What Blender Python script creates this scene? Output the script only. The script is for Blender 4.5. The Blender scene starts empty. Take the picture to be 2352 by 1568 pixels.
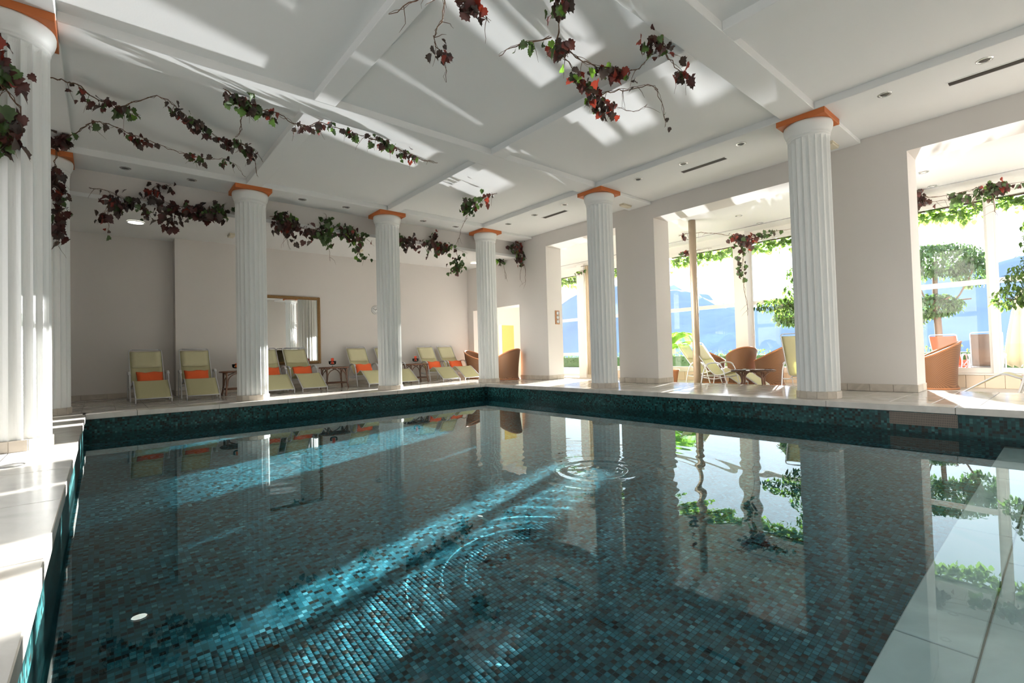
import bpy, bmesh, math, random
import numpy as np
from mathutils import Vector, Matrix

random.seed(7)
SC = bpy.context.scene
COL = SC.collection
PI = math.pi
R = math.radians

# ------------------------------------------------------------------ camera, world, sun, exposure
CAM = dict(pos=(-7.845, -10.2197, 0.7532), yaw=0.8667, pitch=0.0236, roll=-0.027, f=1114.12)


def make_camera():
    cy, sy = math.cos(CAM['yaw']), math.sin(CAM['yaw'])
    cp, sp = math.cos(CAM['pitch']), math.sin(CAM['pitch'])
    fwd = Vector((cy * cp, sy * cp, sp))
    right = Vector((sy, -cy, 0))
    up = right.cross(fwd)
    c, s = math.cos(CAM['roll']), math.sin(CAM['roll'])
    r2, u2 = right * c + up * s, up * c - right * s
    cam = bpy.data.objects.new('camera', bpy.data.cameras.new('camera'))
    COL.objects.link(cam)
    p = CAM['pos']
    cam.matrix_world = Matrix(((r2.x, u2.x, -fwd.x, p[0]), (r2.y, u2.y, -fwd.y, p[1]),
                               (r2.z, u2.z, -fwd.z, p[2]), (0, 0, 0, 1)))
    cam.data.sensor_width = 36
    cam.data.lens = CAM['f'] * 36 / 2352
    cam.data.clip_end = 3000
    cam.data.clip_start = 0.02
    SC.camera = cam


make_camera()

SKY_STRENGTH = 3.4
SUN_ENERGY = 78.0
GLINT_ENERGY = 10.0
SUN_EL, SUN_AZ = R(8.5), R(16.7)      # low sun, beyond the windows and a little towards the lounger side

world = bpy.data.worlds.new('world')
SC.world = world
world.use_nodes = True
wn = world.node_tree.nodes
wl = world.node_tree.links
bg = wn['Background']
tc = wn.new('ShaderNodeTexCoord')
sep = wn.new('ShaderNodeSeparateXYZ')
ramp = wn.new('ShaderNodeValToRGB')
ramp.color_ramp.elements[0].position = 0.45
ramp.color_ramp.elements[0].color = (0.30, 0.33, 0.36, 1)
ramp.color_ramp.elements[1].position = 1.0
ramp.color_ramp.elements[1].color = (0.50, 0.66, 0.95, 1)
e = ramp.color_ramp.elements.new(0.52)
e.color = (0.96, 0.98, 1.0, 1)
e = ramp.color_ramp.elements.new(0.66)
e.color = (0.80, 0.90, 1.0, 1)
mp = wn.new('ShaderNodeMath')
mp.operation = 'MULTIPLY_ADD'
mp.inputs[1].default_value = 0.5
mp.inputs[2].default_value = 0.5
wl.new(tc.outputs['Generated'], sep.inputs[0])
wl.new(sep.outputs['Z'], mp.inputs[0])
wl.new(mp.outputs[0], ramp.inputs[0])
wl.new(ramp.outputs[0], bg.inputs['Color'])
bg.inputs['Strength'].default_value = SKY_STRENGTH


def sun(name, el, energy, angle, color, caustic=False):
    l = bpy.data.lights.new(name, 'SUN')
    l.energy = energy
    l.angle = R(angle)
    l.color = color
    o = bpy.data.objects.new(name, l)
    COL.objects.link(o)
    d = Vector((-math.cos(el) * math.cos(SUN_AZ), -math.cos(el) * math.sin(SUN_AZ), -math.sin(el)))
    o.rotation_euler = d.to_track_quat('-Z', 'Y').to_euler()
    o.location = (30, 10, 12)
    if caustic:
        l.cycles.is_caustics_light = True
    return o


sun('sun', SUN_EL, SUN_ENERGY, 0.6, (1.0, 0.985, 0.955), True)
# the same sun mirrored by the lake below the terrace: its light comes up through the windows to the ceiling
sun('sun_mirrored_by_the_lake', -SUN_EL, GLINT_ENERGY, 1.1, (0.98, 0.99, 1.0))

vs = SC.view_settings
vs.view_transform = 'Standard'
vs.look = 'None'
vs.exposure = 0.06
vs.gamma = 1.0
vs.use_curve_mapping = False
cyc = SC.cycles
cyc.use_denoising = True
cyc.max_bounces = 9
cyc.diffuse_bounces = 5
cyc.glossy_bounces = 4
cyc.transmission_bounces = 6
cyc.transparent_max_bounces = 16
cyc.sample_clamp_indirect = 6.0
cyc.caustics_reflective = False
cyc.caustics_refractive = True


# ------------------------------------------------------------------ materials
MATS = {}


def srgb(r, g, b):
    f = lambda c: (c / 12.92 if c <= 0.04045 else ((c + 0.055) / 1.055) ** 2.4)
    return (f(r / 255), f(g / 255), f(b / 255))


def mat(name, col, rough=0.6, metal=0.0, var=0.0, scale=6.0, bump=0.0, bscale=40.0, spec=0.5, trans=0.0, rnd=0.0):
    """Principled material with a little procedural colour variation and relief."""
    m = bpy.data.materials.new(name)
    m.use_nodes = True
    nt = m.node_tree
    b = nt.nodes['Principled BSDF']
    b.inputs['Base Color'].default_value = (*col, 1)
    b.inputs['Roughness'].default_value = rough
    b.inputs['Metallic'].default_value = metal
    b.inputs['Specular IOR Level'].default_value = spec
    geo = nt.nodes.new('ShaderNodeNewGeometry')
    if var > 0 or rnd > 0:
        n = nt.nodes.new('ShaderNodeTexNoise')
        n.inputs['Scale'].default_value = scale
        n.inputs['Detail'].default_value = 4
        nt.links.new(geo.outputs['Position'], n.inputs['Vector'])
        h = nt.nodes.new('ShaderNodeHueSaturation')
        h.inputs['Color'].default_value = (*col, 1)
        mr = nt.nodes.new('ShaderNodeMapRange')
        mr.inputs['To Min'].default_value = 1 - var
        mr.inputs['To Max'].default_value = 1 + var
        nt.links.new(n.outputs['Fac'], mr.inputs['Value'])
        out = mr.outputs[0]
        if rnd > 0:
            oi = nt.nodes.new('ShaderNodeObjectInfo')
            m2 = nt.nodes.new('ShaderNodeMapRange')
            m2.inputs['To Min'].default_value = 1 - rnd
            m2.inputs['To Max'].default_value = 1 + rnd
            nt.links.new(oi.outputs['Random'], m2.inputs['Value'])
            mu = nt.nodes.new('ShaderNodeMath')
            mu.operation = 'MULTIPLY'
            nt.links.new(out, mu.inputs[0])
            nt.links.new(m2.outputs[0], mu.inputs[1])
            out = mu.outputs[0]
        nt.links.new(out, h.inputs['Value'])
        nt.links.new(h.outputs[0], b.inputs['Base Color'])
    if bump > 0:
        n = nt.nodes.new('ShaderNodeTexNoise')
        n.inputs['Scale'].default_value = bscale
        nt.links.new(geo.outputs['Position'], n.inputs['Vector'])
        bp = nt.nodes.new('ShaderNodeBump')
        bp.inputs['Strength'].default_value = bump
        bp.inputs['Distance'].default_value = 0.01
        nt.links.new(n.outputs['Fac'], bp.inputs['Height'])
        nt.links.new(bp.outputs[0], b.inputs['Normal'])
    if trans > 0:
        t = nt.nodes.new('ShaderNodeBsdfTranslucent')
        t.inputs['Color'].default_value = (min(1, col[0] * 2.2), min(1, col[1] * 2.2), min(1, col[2] * 1.6), 1)
        mx = nt.nodes.new('ShaderNodeMixShader')
        mx.inputs[0].default_value = trans
        nt.links.new(b.outputs[0], mx.inputs[1])
        nt.links.new(t.outputs[0], mx.inputs[2])
        nt.links.new(mx.outputs[0], nt.nodes['Material Output'].inputs[0])
    MATS[name] = m
    return m


def mosaic(name, axes, rough=0.45, cell=0.03, dark=1.0):  # dark scales the colours down, for shade put into the wall mosaics
    """Glass mosaic: every cell of a grid in world space gets its own colour from a ramp, joints are darker."""
    m = bpy.data.materials.new(name)
    m.use_nodes = True
    nt = m.node_tree
    b = nt.nodes['Principled BSDF']
    b.inputs['Roughness'].default_value = rough
    b.inputs['Specular IOR Level'].default_value = 0.15
    geo = nt.nodes.new('ShaderNodeNewGeometry')
    sp = nt.nodes.new('ShaderNodeSeparateXYZ')
    cb = nt.nodes.new('ShaderNodeCombineXYZ')
    nt.links.new(geo.outputs['Position'], sp.inputs[0])
    nt.links.new(sp.outputs[axes[0]], cb.inputs[0])
    nt.links.new(sp.outputs[axes[1]], cb.inputs[1])
    sc = nt.nodes.new('ShaderNodeVectorMath')
    sc.operation = 'SCALE'
    sc.inputs['Scale'].default_value = 1 / cell
    nt.links.new(cb.outputs[0], sc.inputs[0])
    fl = nt.nodes.new('ShaderNodeVectorMath')
    fl.operation = 'FLOOR'
    nt.links.new(sc.outputs[0], fl.inputs[0])
    w = nt.nodes.new('ShaderNodeTexWhiteNoise')
    w.noise_dimensions = '2D'
    nt.links.new(fl.outputs[0], w.inputs['Vector'])
    rp = nt.nodes.new('ShaderNodeValToRGB')
    rp.color_ramp.interpolation = 'CONSTANT'
    els = rp.color_ramp.elements
    cols = [(0.00, (0.006, 0.016, 0.018)), (0.13, (0.024, 0.024, 0.018)), (0.20, (0.014, 0.080, 0.100)),
            (0.38, (0.020, 0.125, 0.160)), (0.58, (0.028, 0.165, 0.210)), (0.76, (0.018, 0.095, 0.110)),
            (0.88, (0.050, 0.225, 0.280)), (0.97, (0.10, 0.31, 0.37))]
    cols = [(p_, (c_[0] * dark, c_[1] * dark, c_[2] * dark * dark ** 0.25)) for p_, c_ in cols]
    els[0].position, els[0].color = 0.0, (*cols[0][1], 1)
    els[1].position, els[1].color = cols[1][0], (*cols[1][1], 1)
    for p, c in cols[2:]:
        els.new(p).color = (*c, 1)
    nt.links.new(w.outputs['Value'], rp.inputs[0])
    fr = nt.nodes.new('ShaderNodeVectorMath')
    fr.operation = 'FRACTION'
    nt.links.new(sc.outputs[0], fr.inputs[0])
    s2 = nt.nodes.new('ShaderNodeSeparateXYZ')
    nt.links.new(fr.outputs[0], s2.inputs[0])
    fac = None
    for k in (0, 1):
        a = nt.nodes.new('ShaderNodeMath')
        a.operation = 'GREATER_THAN'
        a.inputs[1].default_value = 0.09
        nt.links.new(s2.outputs[k], a.inputs[0])
        if fac is None:
            fac = a
        else:
            mm = nt.nodes.new('ShaderNodeMath')
            mm.operation = 'MULTIPLY'
            nt.links.new(fac.outputs[0], mm.inputs[0])
            nt.links.new(a.outputs[0], mm.inputs[1])
            fac = mm
    mx = nt.nodes.new('ShaderNodeMix')
    mx.data_type = 'RGBA'
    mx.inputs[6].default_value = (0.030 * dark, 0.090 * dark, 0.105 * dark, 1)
    nt.links.new(fac.outputs[0], mx.inputs[0])
    nt.links.new(rp.outputs[0], mx.inputs[7])
    nt.links.new(mx.outputs[2], b.inputs['Base Color'])
    MATS[name] = m
    return m


def glass_sheet(name, tint=(1, 1, 1), refl=1.0):
    """Thin clear sheet: lets light straight through and mirrors a little, more at grazing angles."""
    m = bpy.data.materials.new(name)
    m.use_nodes = True
    nt = m.node_tree
    nt.nodes.remove(nt.nodes['Principled BSDF'])
    t = nt.nodes.new('ShaderNodeBsdfTransparent')
    t.inputs['Color'].default_value = (*tint, 1)
    g = nt.nodes.new('ShaderNodeBsdfGlossy')
    g.inputs['Roughness'].default_value = 0.0
    f = nt.nodes.new('ShaderNodeFresnel')
    f.inputs['IOR'].default_value = 1.35
    mx = nt.nodes.new('ShaderNodeMixShader')
    nt.links.new(f.outputs[0], mx.inputs[0])
    nt.links.new(t.outputs[0], mx.inputs[1])
    nt.links.new(g.outputs[0], mx.inputs[2])
    nt.links.new(mx.outputs[0], nt.nodes['Material Output'].inputs[0])
    MATS[name] = m
    return m


def emit(name, col, s):
    m = bpy.data.materials.new(name)
    m.use_nodes = True
    b = m.node_tree.nodes['Principled BSDF']
    b.inputs['Base Color'].default_value = (*col, 1)
    b.inputs['Emission Color'].default_value = (*col, 1)
    b.inputs['Emission Strength'].default_value = s
    MATS[name] = m
    return m


def woven(name, c1, c2, scale=70.0, rough=0.6):
    """Basket weave: two crossing wave patterns mixed, with relief."""
    m = mat(name, c1, rough)
    nt = m.node_tree
    b = nt.nodes['Principled BSDF']
    tcn = nt.nodes.new('ShaderNodeTexCoord')
    w1 = nt.nodes.new('ShaderNodeTexWave')
    w1.bands_direction = 'Z'
    w1.inputs['Scale'].default_value = scale
    w1.inputs['Distortion'].default_value = 1.5
    w2 = nt.nodes.new('ShaderNodeTexWave')
    w2.bands_direction = 'DIAGONAL'
    w2.inputs['Scale'].default_value = scale * 0.35
    for w in (w1, w2):
        nt.links.new(tcn.outputs['Object'], w.inputs['Vector'])
    ml = nt.nodes.new('ShaderNodeMath')
    ml.operation = 'MULTIPLY'
    nt.links.new(w1.outputs['Fac'], ml.inputs[0])
    nt.links.new(w2.outputs['Fac'], ml.inputs[1])
    mx = nt.nodes.new('ShaderNodeMix')
    mx.data_type = 'RGBA'
    mx.inputs[6].default_value = (*c2, 1)
    mx.inputs[7].default_value = (*c1, 1)
    nt.links.new(ml.outputs[0], mx.inputs[0])
    nt.links.new(mx.outputs[2], b.inputs['Base Color'])
    bp = nt.nodes.new('ShaderNodeBump')
    bp.inputs['Strength'].default_value = 0.6
    bp.inputs['Distance'].default_value = 0.006
    nt.links.new(w1.outputs['Fac'], bp.inputs['Height'])
    nt.links.new(bp.outputs[0], b.inputs['Normal'])
    return m


def marble(name, c1, c2, rough=0.3, scale=1.6, rnd=0.05):
    m = mat(name, c1, rough, rnd=rnd, var=0.02)
    nt = m.node_tree
    b = nt.nodes['Principled BSDF']
    geo = nt.nodes.new('ShaderNodeNewGeometry')
    n = nt.nodes.new('ShaderNodeTexNoise')
    n.inputs['Scale'].default_value = scale
    n.inputs['Detail'].default_value = 7
    n.inputs['Distortion'].default_value = 1.6
    nt.links.new(geo.outputs['Position'], n.inputs['Vector'])
    rp = nt.nodes.new('ShaderNodeValToRGB')
    rp.color_ramp.elements[0].position = 0.40
    rp.color_ramp.elements[1].position = 0.58
    rp.color_ramp.elements[0].color = (*c2, 1)
    rp.color_ramp.elements[1].color = (*c1, 1)
    nt.links.new(n.outputs['Fac'], rp.inputs[0])
    hs = [x for x in nt.nodes if x.bl_idname == 'ShaderNodeHueSaturation'][0]
    nt.links.new(rp.outputs[0], hs.inputs['Color'])
    return m


mat('plaster_white', (0.79, 0.795, 0.785), 0.85, var=0.015, scale=1.5, bump=0.04, bscale=60)
mat('plaster_warm', (0.665, 0.632, 0.60), 0.85, var=0.015, scale=1.5, bump=0.05, bscale=60)
mat('plaster_cream', (0.80, 0.72, 0.58), 0.85, var=0.01)
mat('paint_yellow', (0.66, 0.47, 0.13), 0.7, var=0.02)
mat('bronze_mesh', (0.16, 0.135, 0.11), 0.45, metal=0.4)
mat('column_white', (0.80, 0.81, 0.79), 0.55, var=0.015, scale=3)
mat('abacus_orange', (0.43, 0.115, 0.022), 0.55, var=0.03)
marble('stone_coping', (0.66, 0.63, 0.58), (0.57, 0.54, 0.49), 0.20, 2.2, 0.05)
marble('stone_tile', (0.63, 0.60, 0.555), (0.55, 0.52, 0.475), 0.13, 2.5, 0.06)
marble('stone_skirting', (0.52, 0.47, 0.40), (0.44, 0.39, 0.33), 0.35, 3.0, 0.07)
marble('marble_step', (0.74, 0.78, 0.76), (0.58, 0.63, 0.62), 0.35, 1.3, 0.03)
mat('grout', (0.33, 0.29, 0.24), 0.9)
mat('grout_pool', (0.055, 0.10, 0.10), 0.9)
mosaic('mosaic_floor', ('X', 'Y'))
mosaic('mosaic_wall_x_shaded', ('Y', 'Z'), 0.3, 0.03, 0.42)  # shade under the coping and dark reflection are put into this colour
mosaic('mosaic_wall_y_shaded', ('X', 'Z'), 0.3, 0.03, 0.42)  # darkened in the same way for the coping's shade
glass_sheet('window_glass')
glass_sheet('clear_glass', (0.97, 0.98, 0.98))
mat('window_frame', (0.80, 0.78, 0.74), 0.45)
mat('aluminium', (0.62, 0.63, 0.65), 0.32, metal=0.55)
mat('steel', (0.55, 0.55, 0.54), 0.25, metal=0.9)
mat('dark_slot', (0.075, 0.065, 0.055), 0.6)
mat('grey_plastic', (0.25, 0.25, 0.25), 0.4)
mat('pale_plastic', (0.70, 0.64, 0.50), 0.5)
mat('sling_green', (0.53, 0.50, 0.30), 0.75, var=0.03, scale=30, bump=0.12, bscale=400, trans=0.18)
mat('sling_pocket', (0.56, 0.53, 0.33), 0.75, var=0.03, scale=30, bump=0.12, bscale=400)
mat('cushion_orange', (0.68, 0.105, 0.022), 0.8, var=0.06, scale=9, bump=0.2, bscale=30)
mat('rattan_dark', (0.105, 0.042, 0.018), 0.42, var=0.18, scale=30)
woven('rattan_top', (0.20, 0.10, 0.05), (0.07, 0.03, 0.015), 50)
woven('wicker', (0.30, 0.145, 0.062), (0.11, 0.045, 0.017), 46)
mat('wicker_rim', (0.28, 0.105, 0.035), 0.45, var=0.15, scale=30)
mat('cushion_navy', (0.03, 0.04, 0.08), 0.85)
mat('candle_orange', (0.80, 0.16, 0.03), 0.5)
mat('candle_red', (0.62, 0.06, 0.02), 0.5)
mat('gilt', (0.24, 0.135, 0.045), 0.42, metal=0.45, var=0.5, scale=55, bump=0.8, bscale=60)
mat('mirror', (0.93, 0.94, 0.93), 0.0, metal=1.0)
mat('clock_white', (0.82, 0.82, 0.80), 0.4)
mat('clock_black', (0.02, 0.02, 0.02), 0.4)
mat('wood_plaque', (0.42, 0.19, 0.075), 0.4, var=0.12, scale=20)
mat('bronze_pole', (0.36, 0.28, 0.20), 0.35, metal=0.5)
mat('curtain', (0.66, 0.56, 0.42), 0.85)
mat('vine_stem', (0.115, 0.060, 0.030), 0.8, var=0.2, scale=20)
LEAFM = [mat('leaf_green', (0.045, 0.085, 0.022), 0.5, var=0.25, scale=12, rnd=0.35, trans=0.2),
         mat('leaf_dark', (0.040, 0.024, 0.018), 0.5, var=0.25, scale=12, rnd=0.35, trans=0.12),
         mat('leaf_maroon', (0.060, 0.016, 0.013), 0.5, var=0.25, scale=12, rnd=0.35, trans=0.15),
         mat('leaf_red', (0.17, 0.022, 0.014), 0.45, var=0.25, scale=12, rnd=0.35, trans=0.3),
         mat('leaf_bright', (0.13, 0.26, 0.035), 0.45, var=0.2, scale=12, rnd=0.25, trans=0.45)]
mat('leaf_ficus', (0.085, 0.15, 0.03), 0.38, var=0.25, scale=9, rnd=0.3, trans=0.35)
mat('leaf_ficus_dark', (0.038, 0.075, 0.018), 0.38, var=0.25, scale=9, rnd=0.3, trans=0.3)
mat('leaf_tree', (0.055, 0.105, 0.035), 0.45, var=0.3, scale=6, trans=0.25)
mat('leaf_hedge', (0.08, 0.15, 0.04), 0.6, var=0.4, scale=14, trans=0.2)
mat('leaf_palm', (0.16, 0.30, 0.05), 0.45, var=0.2, scale=9, trans=0.4)
mat('bark', (0.14, 0.095, 0.06), 0.85, var=0.25, scale=14)
mat('terracotta', (0.46, 0.19, 0.09), 0.8, var=0.08)
mat('terrace_stone', (0.55, 0.50, 0.44), 0.8, var=0.06, scale=2)
mat('umbrella_cloth', (0.80, 0.70, 0.50), 0.85, trans=0.3)
mat('sling_orange', (0.62, 0.13, 0.06), 0.7, trans=0.25)
mat('sling_brown', (0.15, 0.10, 0.075), 0.75, trans=0.2)
mat('hill_forest_hazed', (0.17, 0.245, 0.37), 0.95, var=0.25, scale=0.05)  # distant haze is painted into the forest colour as pale blue
mat('lake', (0.10, 0.16, 0.20), 0.15)
mat('leaf_floating', (0.70, 0.70, 0.28), 0.5)
mat('low_tile', (0.62, 0.52, 0.40), 0.4, var=0.04, rnd=0.04)
emit('lamp_glow', (1.0, 0.96, 0.85), 6.0)


# ------------------------------------------------------------------ mesh helpers
class MB:
    """Collects simple shapes and links them as one mesh object."""

    def __init__(self):
        self.v, self.f, self.smooth = [], [], []

    def add(self, v, f, smooth=False):
        o = len(self.v)
        self.v += [tuple(p) for p in v]
        self.f += [tuple(i + o for i in q) for q in f]
        self.smooth += [smooth] * len(f)
        return self

    def box(self, a, b, bev=0.0):
        x0, y0, z0 = a
        x1, y1, z1 = b
        if bev <= 0:
            v = [(x, y, z) for z in (z0, z1) for y in (y0, y1) for x in (x0, x1)]
            f = [(0, 2, 3, 1), (4, 5, 7, 6), (0, 1, 5, 4), (2, 6, 7, 3), (0, 4, 6, 2), (1, 3, 7, 5)]
            return self.add(v, f)
        bm = bmesh.new()
        bmesh.ops.create_cube(bm, size=1)
        for p in bm.verts:
            p.co = Vector(((x0 + x1) / 2 + p.co.x * (x1 - x0), (y0 + y1) / 2 + p.co.y * (y1 - y0), (z0 + z1) / 2 + p.co.z * (z1 - z0)))
        bmesh.ops.bevel(bm, geom=bm.edges[:], offset=bev, segments=1, affect='EDGES')
        return self.bm(bm)

    def bm(self, bm, smooth=False):
        bm.verts.index_update()
        self.add([p.co[:] for p in bm.verts], [[q.index for q in fc.verts] for fc in bm.faces], smooth)
        bm.free()
        return self

    def tube(self, pts, r, n=8, closed=False, caps=True):
        pts = [Vector(p) for p in pts]
        N = len(pts)
        rs = r if isinstance(r, (list, tuple)) else [r] * N
        v, f = [], []
        prev = None
        for i, p in enumerate(pts):
            if closed:
                d = pts[(i + 1) % N] - pts[i - 1]
            else:
                d = pts[min(i + 1, N - 1)] - pts[max(i - 1, 0)]
            d = d.normalized() if d.length > 1e-9 else Vector((0, 0, 1))
            if prev is None:
                a = d.orthogonal().normalized()
            else:
                a = prev - d * prev.dot(d)
                a = a.normalized() if a.length > 1e-6 else d.orthogonal().normalized()
            prev = a
            b = d.cross(a)
            for k in range(n):
                t = 2 * PI * k / n
                v.append(p + (a * math.cos(t) + b * math.sin(t)) * rs[i])
        M = N if closed else N - 1
        for i in range(M):
            j = (i + 1) % N
            for k in range(n):
                k2 = (k + 1) % n
                f.append((i * n + k, i * n + k2, j * n + k2, j * n + k))
        if caps and not closed:
            f.append(tuple(range(n - 1, -1, -1)))
            f.append(tuple((N - 1) * n + k for k in range(n)))
        return self.add(v, f, True)

    def lathe(self, prof, n=24, c=(0, 0), cap=True, sm=True):
        v, f = [], []
        for r, z in prof:
            for k in range(n):
                t = 2 * PI * k / n
                v.append((c[0] + r * math.cos(t), c[1] + r * math.sin(t), z))
        for i in range(len(prof) - 1):
            for k in range(n):
                k2 = (k + 1) % n
                f.append((i * n + k, i * n + k2, (i + 1) * n + k2, (i + 1) * n + k))
        if cap:
            f.append(tuple(range(n - 1, -1, -1)))
            f.append(tuple((len(prof) - 1) * n + k for k in range(n)))
        return self.add(v, f, sm)

    def sheet(self, rows, th, smooth=True):
        """Grid of points given as rows, thickened along its normals."""
        P = np.array(rows, float)
        du = np.gradient(P, axis=0)
        dv = np.gradient(P, axis=1)
        N = np.cross(du, dv)
        N /= np.maximum(np.linalg.norm(N, axis=2, keepdims=True), 1e-9)
        A, B = P + N * th / 2, P - N * th / 2
        h, w = P.shape[:2]
        v = [tuple(p) for p in A.reshape(-1, 3)] + [tuple(p) for p in B.reshape(-1, 3)]
        o = h * w
        f = []
        for i in range(h - 1):
            for j in range(w - 1):
                a, b, c, d = i * w + j, i * w + j + 1, (i + 1) * w + j + 1, (i + 1) * w + j
                f.append((a, d, c, b))
                f.append((o + a, o + b, o + c, o + d))
        edge = [(0, j) for j in range(w)] + [(i, w - 1) for i in range(1, h)] + [(h - 1, j) for j in range(w - 2, -1, -1)] + [(i, 0) for i in range(h - 2, 0, -1)]
        for k in range(len(edge)):
            a = edge[k][0] * w + edge[k][1]
            b = edge[(k + 1) % len(edge)][0] * w + edge[(k + 1) % len(edge)][1]
            f.append((a, b, o + b, o + a))
        return self.add(v, f, smooth)

    def move(self, m):
        self.v = [tuple(m @ Vector(p)) for p in self.v]
        return self

    def mesh(self, name, material):
        me = bpy.data.meshes.new(name)
        me.from_pydata(self.v, [], self.f)
        me.materials.append(MATS[material])
        me.polygons.foreach_set('use_smooth', self.smooth)
        me.update()
        return me

    def build(self, name, material, parent=None, loc=None):
        return link(name, self.mesh(name, material), parent, loc)


def link(name, me, parent=None, loc=None):
    o = bpy.data.objects.new(name, me)
    COL.objects.link(o)
    if parent is not None:
        o.parent = parent
    if loc is not None:
        o.location = loc
    return o


def tag(o, label=None, cat=None, group=None, kind=None):
    if label:
        o['label'] = label
    if cat:
        o['category'] = cat
    if group:
        o['group'] = group
    if kind:
        o['kind'] = kind
    return o


def empty(name, loc=(0, 0, 0), rz=0.0, label=None, cat=None, group=None):
    o = bpy.data.objects.new(name, None)
    COL.objects.link(o)
    o.location = loc
    o.rotation_euler = (0, 0, rz)
    return tag(o, label, cat, group)


def struct(o, label=None):
    return tag(o, label, None, None, 'structure')


def kids(o):
    return [c for c in bpy.data.objects if c.parent == o]


def copy_tree(o, loc=None, rz=None, label=None, group=None, parent=None):
    """A copy of a thing, its parts and their sub-parts, sharing mesh data."""
    c = o.copy()
    COL.objects.link(c)
    if parent is not None:
        c.parent = parent
    for ch in kids(o):
        copy_tree(ch, parent=c)
    if loc is not None:
        c.location = loc
    if rz is not None:
        c.rotation_euler = (0, 0, rz)
    if label:
        c['label'] = label
    if group:
        c['group'] = group
    return c


def one(name, mb, material, loc=None, label=None, cat=None, group=None):
    return tag(mb.build(name, material, None, loc), label, cat, group)

# ------------------------------------------------------------------ pool and its edge
PX0, PX1, PY0, PY1 = -8.04, -0.42, -11.3, -0.42     # inner faces of the pool walls
WZ, PB = -0.315, -1.36                              # water level, pool bottom
FLOW = -0.16                                        # floor of the sun room, a step lower
XW0, XW1 = 1.42, 2.0                                # wall between pool hall and sun room
XG = 5.0                                            # glazing
HC, CO = 4.0, 0.10                                  # beam soffit, depth of the coffers

base = MB().box((PX0 - 0.3, PY0 - 0.3, PB - 0.3), (PX1 + 0.3, PY1 + 0.3, PB - 0.006))
pool_floor = struct(base.build('floor', 'grout_pool'), 'dark teal mosaic floor of the swimming pool')
pool_floor.cycles.is_caustics_receiver = True
# far part of the bottom: one sheet with the mosaic as colour, near part: real tiles with open joints
TY0, TY1, CELL = -9.6, -7.2, 0.03
far = MB().box((PX0, TY1, PB - 0.006), (PX1, PY1, PB))
o = far.build('mosaic_sheet', 'mosaic_floor', pool_floor)
o.cycles.is_caustics_receiver = True
o['kind'] = 'stuff'
gx = np.arange(math.floor(PX0 / CELL) + 1, math.floor(PX1 / CELL))
gy = np.arange(math.floor(TY0 / CELL), math.floor(TY1 / CELL) + 1)
cells = np.stack(np.meshgrid(gx, gy), -1).reshape(-1, 2)
cen = (cells + 0.5) * CELL
# the 300 tiles that show largest: nearest to the viewpoint inside its field of view
d = cen - np.array([CAM['pos'][0], CAM['pos'][1]])
along = d @ np.array([math.cos(CAM['yaw']), math.sin(CAM['yaw'])])
side = d @ np.array([math.sin(CAM['yaw']), -math.cos(CAM['yaw'])])
score = np.hypot(d[:, 0], d[:, 1]) + 100 * (np.abs(side) > along * 0.95) + 100 * (along < 1.75)
order = np.argsort(score)
single, rest = order[:300], order[300:]
G, B_ = CELL * 0.470, CELL * 0.452
tile_me = MB().add([(sx * g, sy * g, z) for g, z in ((G, -0.005), (G, -0.0006), (B_, 0.0)) for sx, sy in ((-1, -1), (1, -1), (1, 1), (-1, 1))],
                   [(i, (i + 1) % 4, 4 + (i + 1) % 4, 4 + i) for i in range(4)] + [(4 + i, 4 + (i + 1) % 4, 8 + (i + 1) % 4, 8 + i) for i in range(4)] + [(8, 9, 10, 11)]).mesh('tile', 'mosaic_floor')
rng = np.random.default_rng(3)
for i in single:
    t = link('tile', tile_me, pool_floor, (cen[i][0], cen[i][1], PB + rng.uniform(-0.0004, 0.0004)))
    t.cycles.is_caustics_receiver = True
n = len(rest)
tv = np.array([v.co[:] for v in tile_me.vertices])
tf = np.array([list(p.vertices) for p in tile_me.polygons])
off = np.zeros((n, 1, 3))
off[:, 0, :2] = cen[rest]
off[:, 0, 2] = PB + rng.uniform(-0.0004, 0.0004, n)
V = (tv[None] + off).reshape(-1, 3)
F = (tf[None] + (np.arange(n) * len(tv))[:, None, None]).reshape(-1, 4)
me = bpy.data.meshes.new('tiles')
me.vertices.add(len(V))
me.vertices.foreach_set('co', V.ravel())
me.loops.add(len(F) * 4)
me.loops.foreach_set('vertex_index', F.ravel().astype(np.int32))
me.polygons.add(len(F))
me.polygons.foreach_set('loop_start', np.arange(0, len(F) * 4, 4, dtype=np.int32))
me.materials.append(MATS['mosaic_floor'])
me.update(calc_edges=True)
o = tag(link('mosaic_tiles', me, pool_floor), kind='stuff')
o.cycles.is_caustics_receiver = True

# pool walls
walls = [('pool_wall_far', (PX0 - 0.25, PY1, PB - 0.2), (PX1 + 0.25, PY1 + 0.25, -0.08), 'mosaic_wall_y_shaded'),
         ('pool_wall_window_side', (PX1, PY0 - 0.25, PB - 0.2), (PX1 + 0.25, PY1, -0.08), 'mosaic_wall_x_shaded'),
         ('pool_wall_camera_left', (PX0 - 0.25, PY0 - 0.25, PB - 0.2), (PX0, PY1, -0.08), 'mosaic_wall_x_shaded'),
         ('pool_wall_near', (PX0, PY0 - 0.25, PB - 0.2), (PX1, PY0, -0.08), 'mosaic_wall_y_shaded')]
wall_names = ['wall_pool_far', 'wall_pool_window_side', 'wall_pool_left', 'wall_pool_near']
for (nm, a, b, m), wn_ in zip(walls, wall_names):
    o = struct(MB().box(a, b).build(wn_, m), 'green mosaic side of the pool above and below the water, coping shade put into its colour')
    o.cycles.is_caustics_receiver = True

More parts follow.
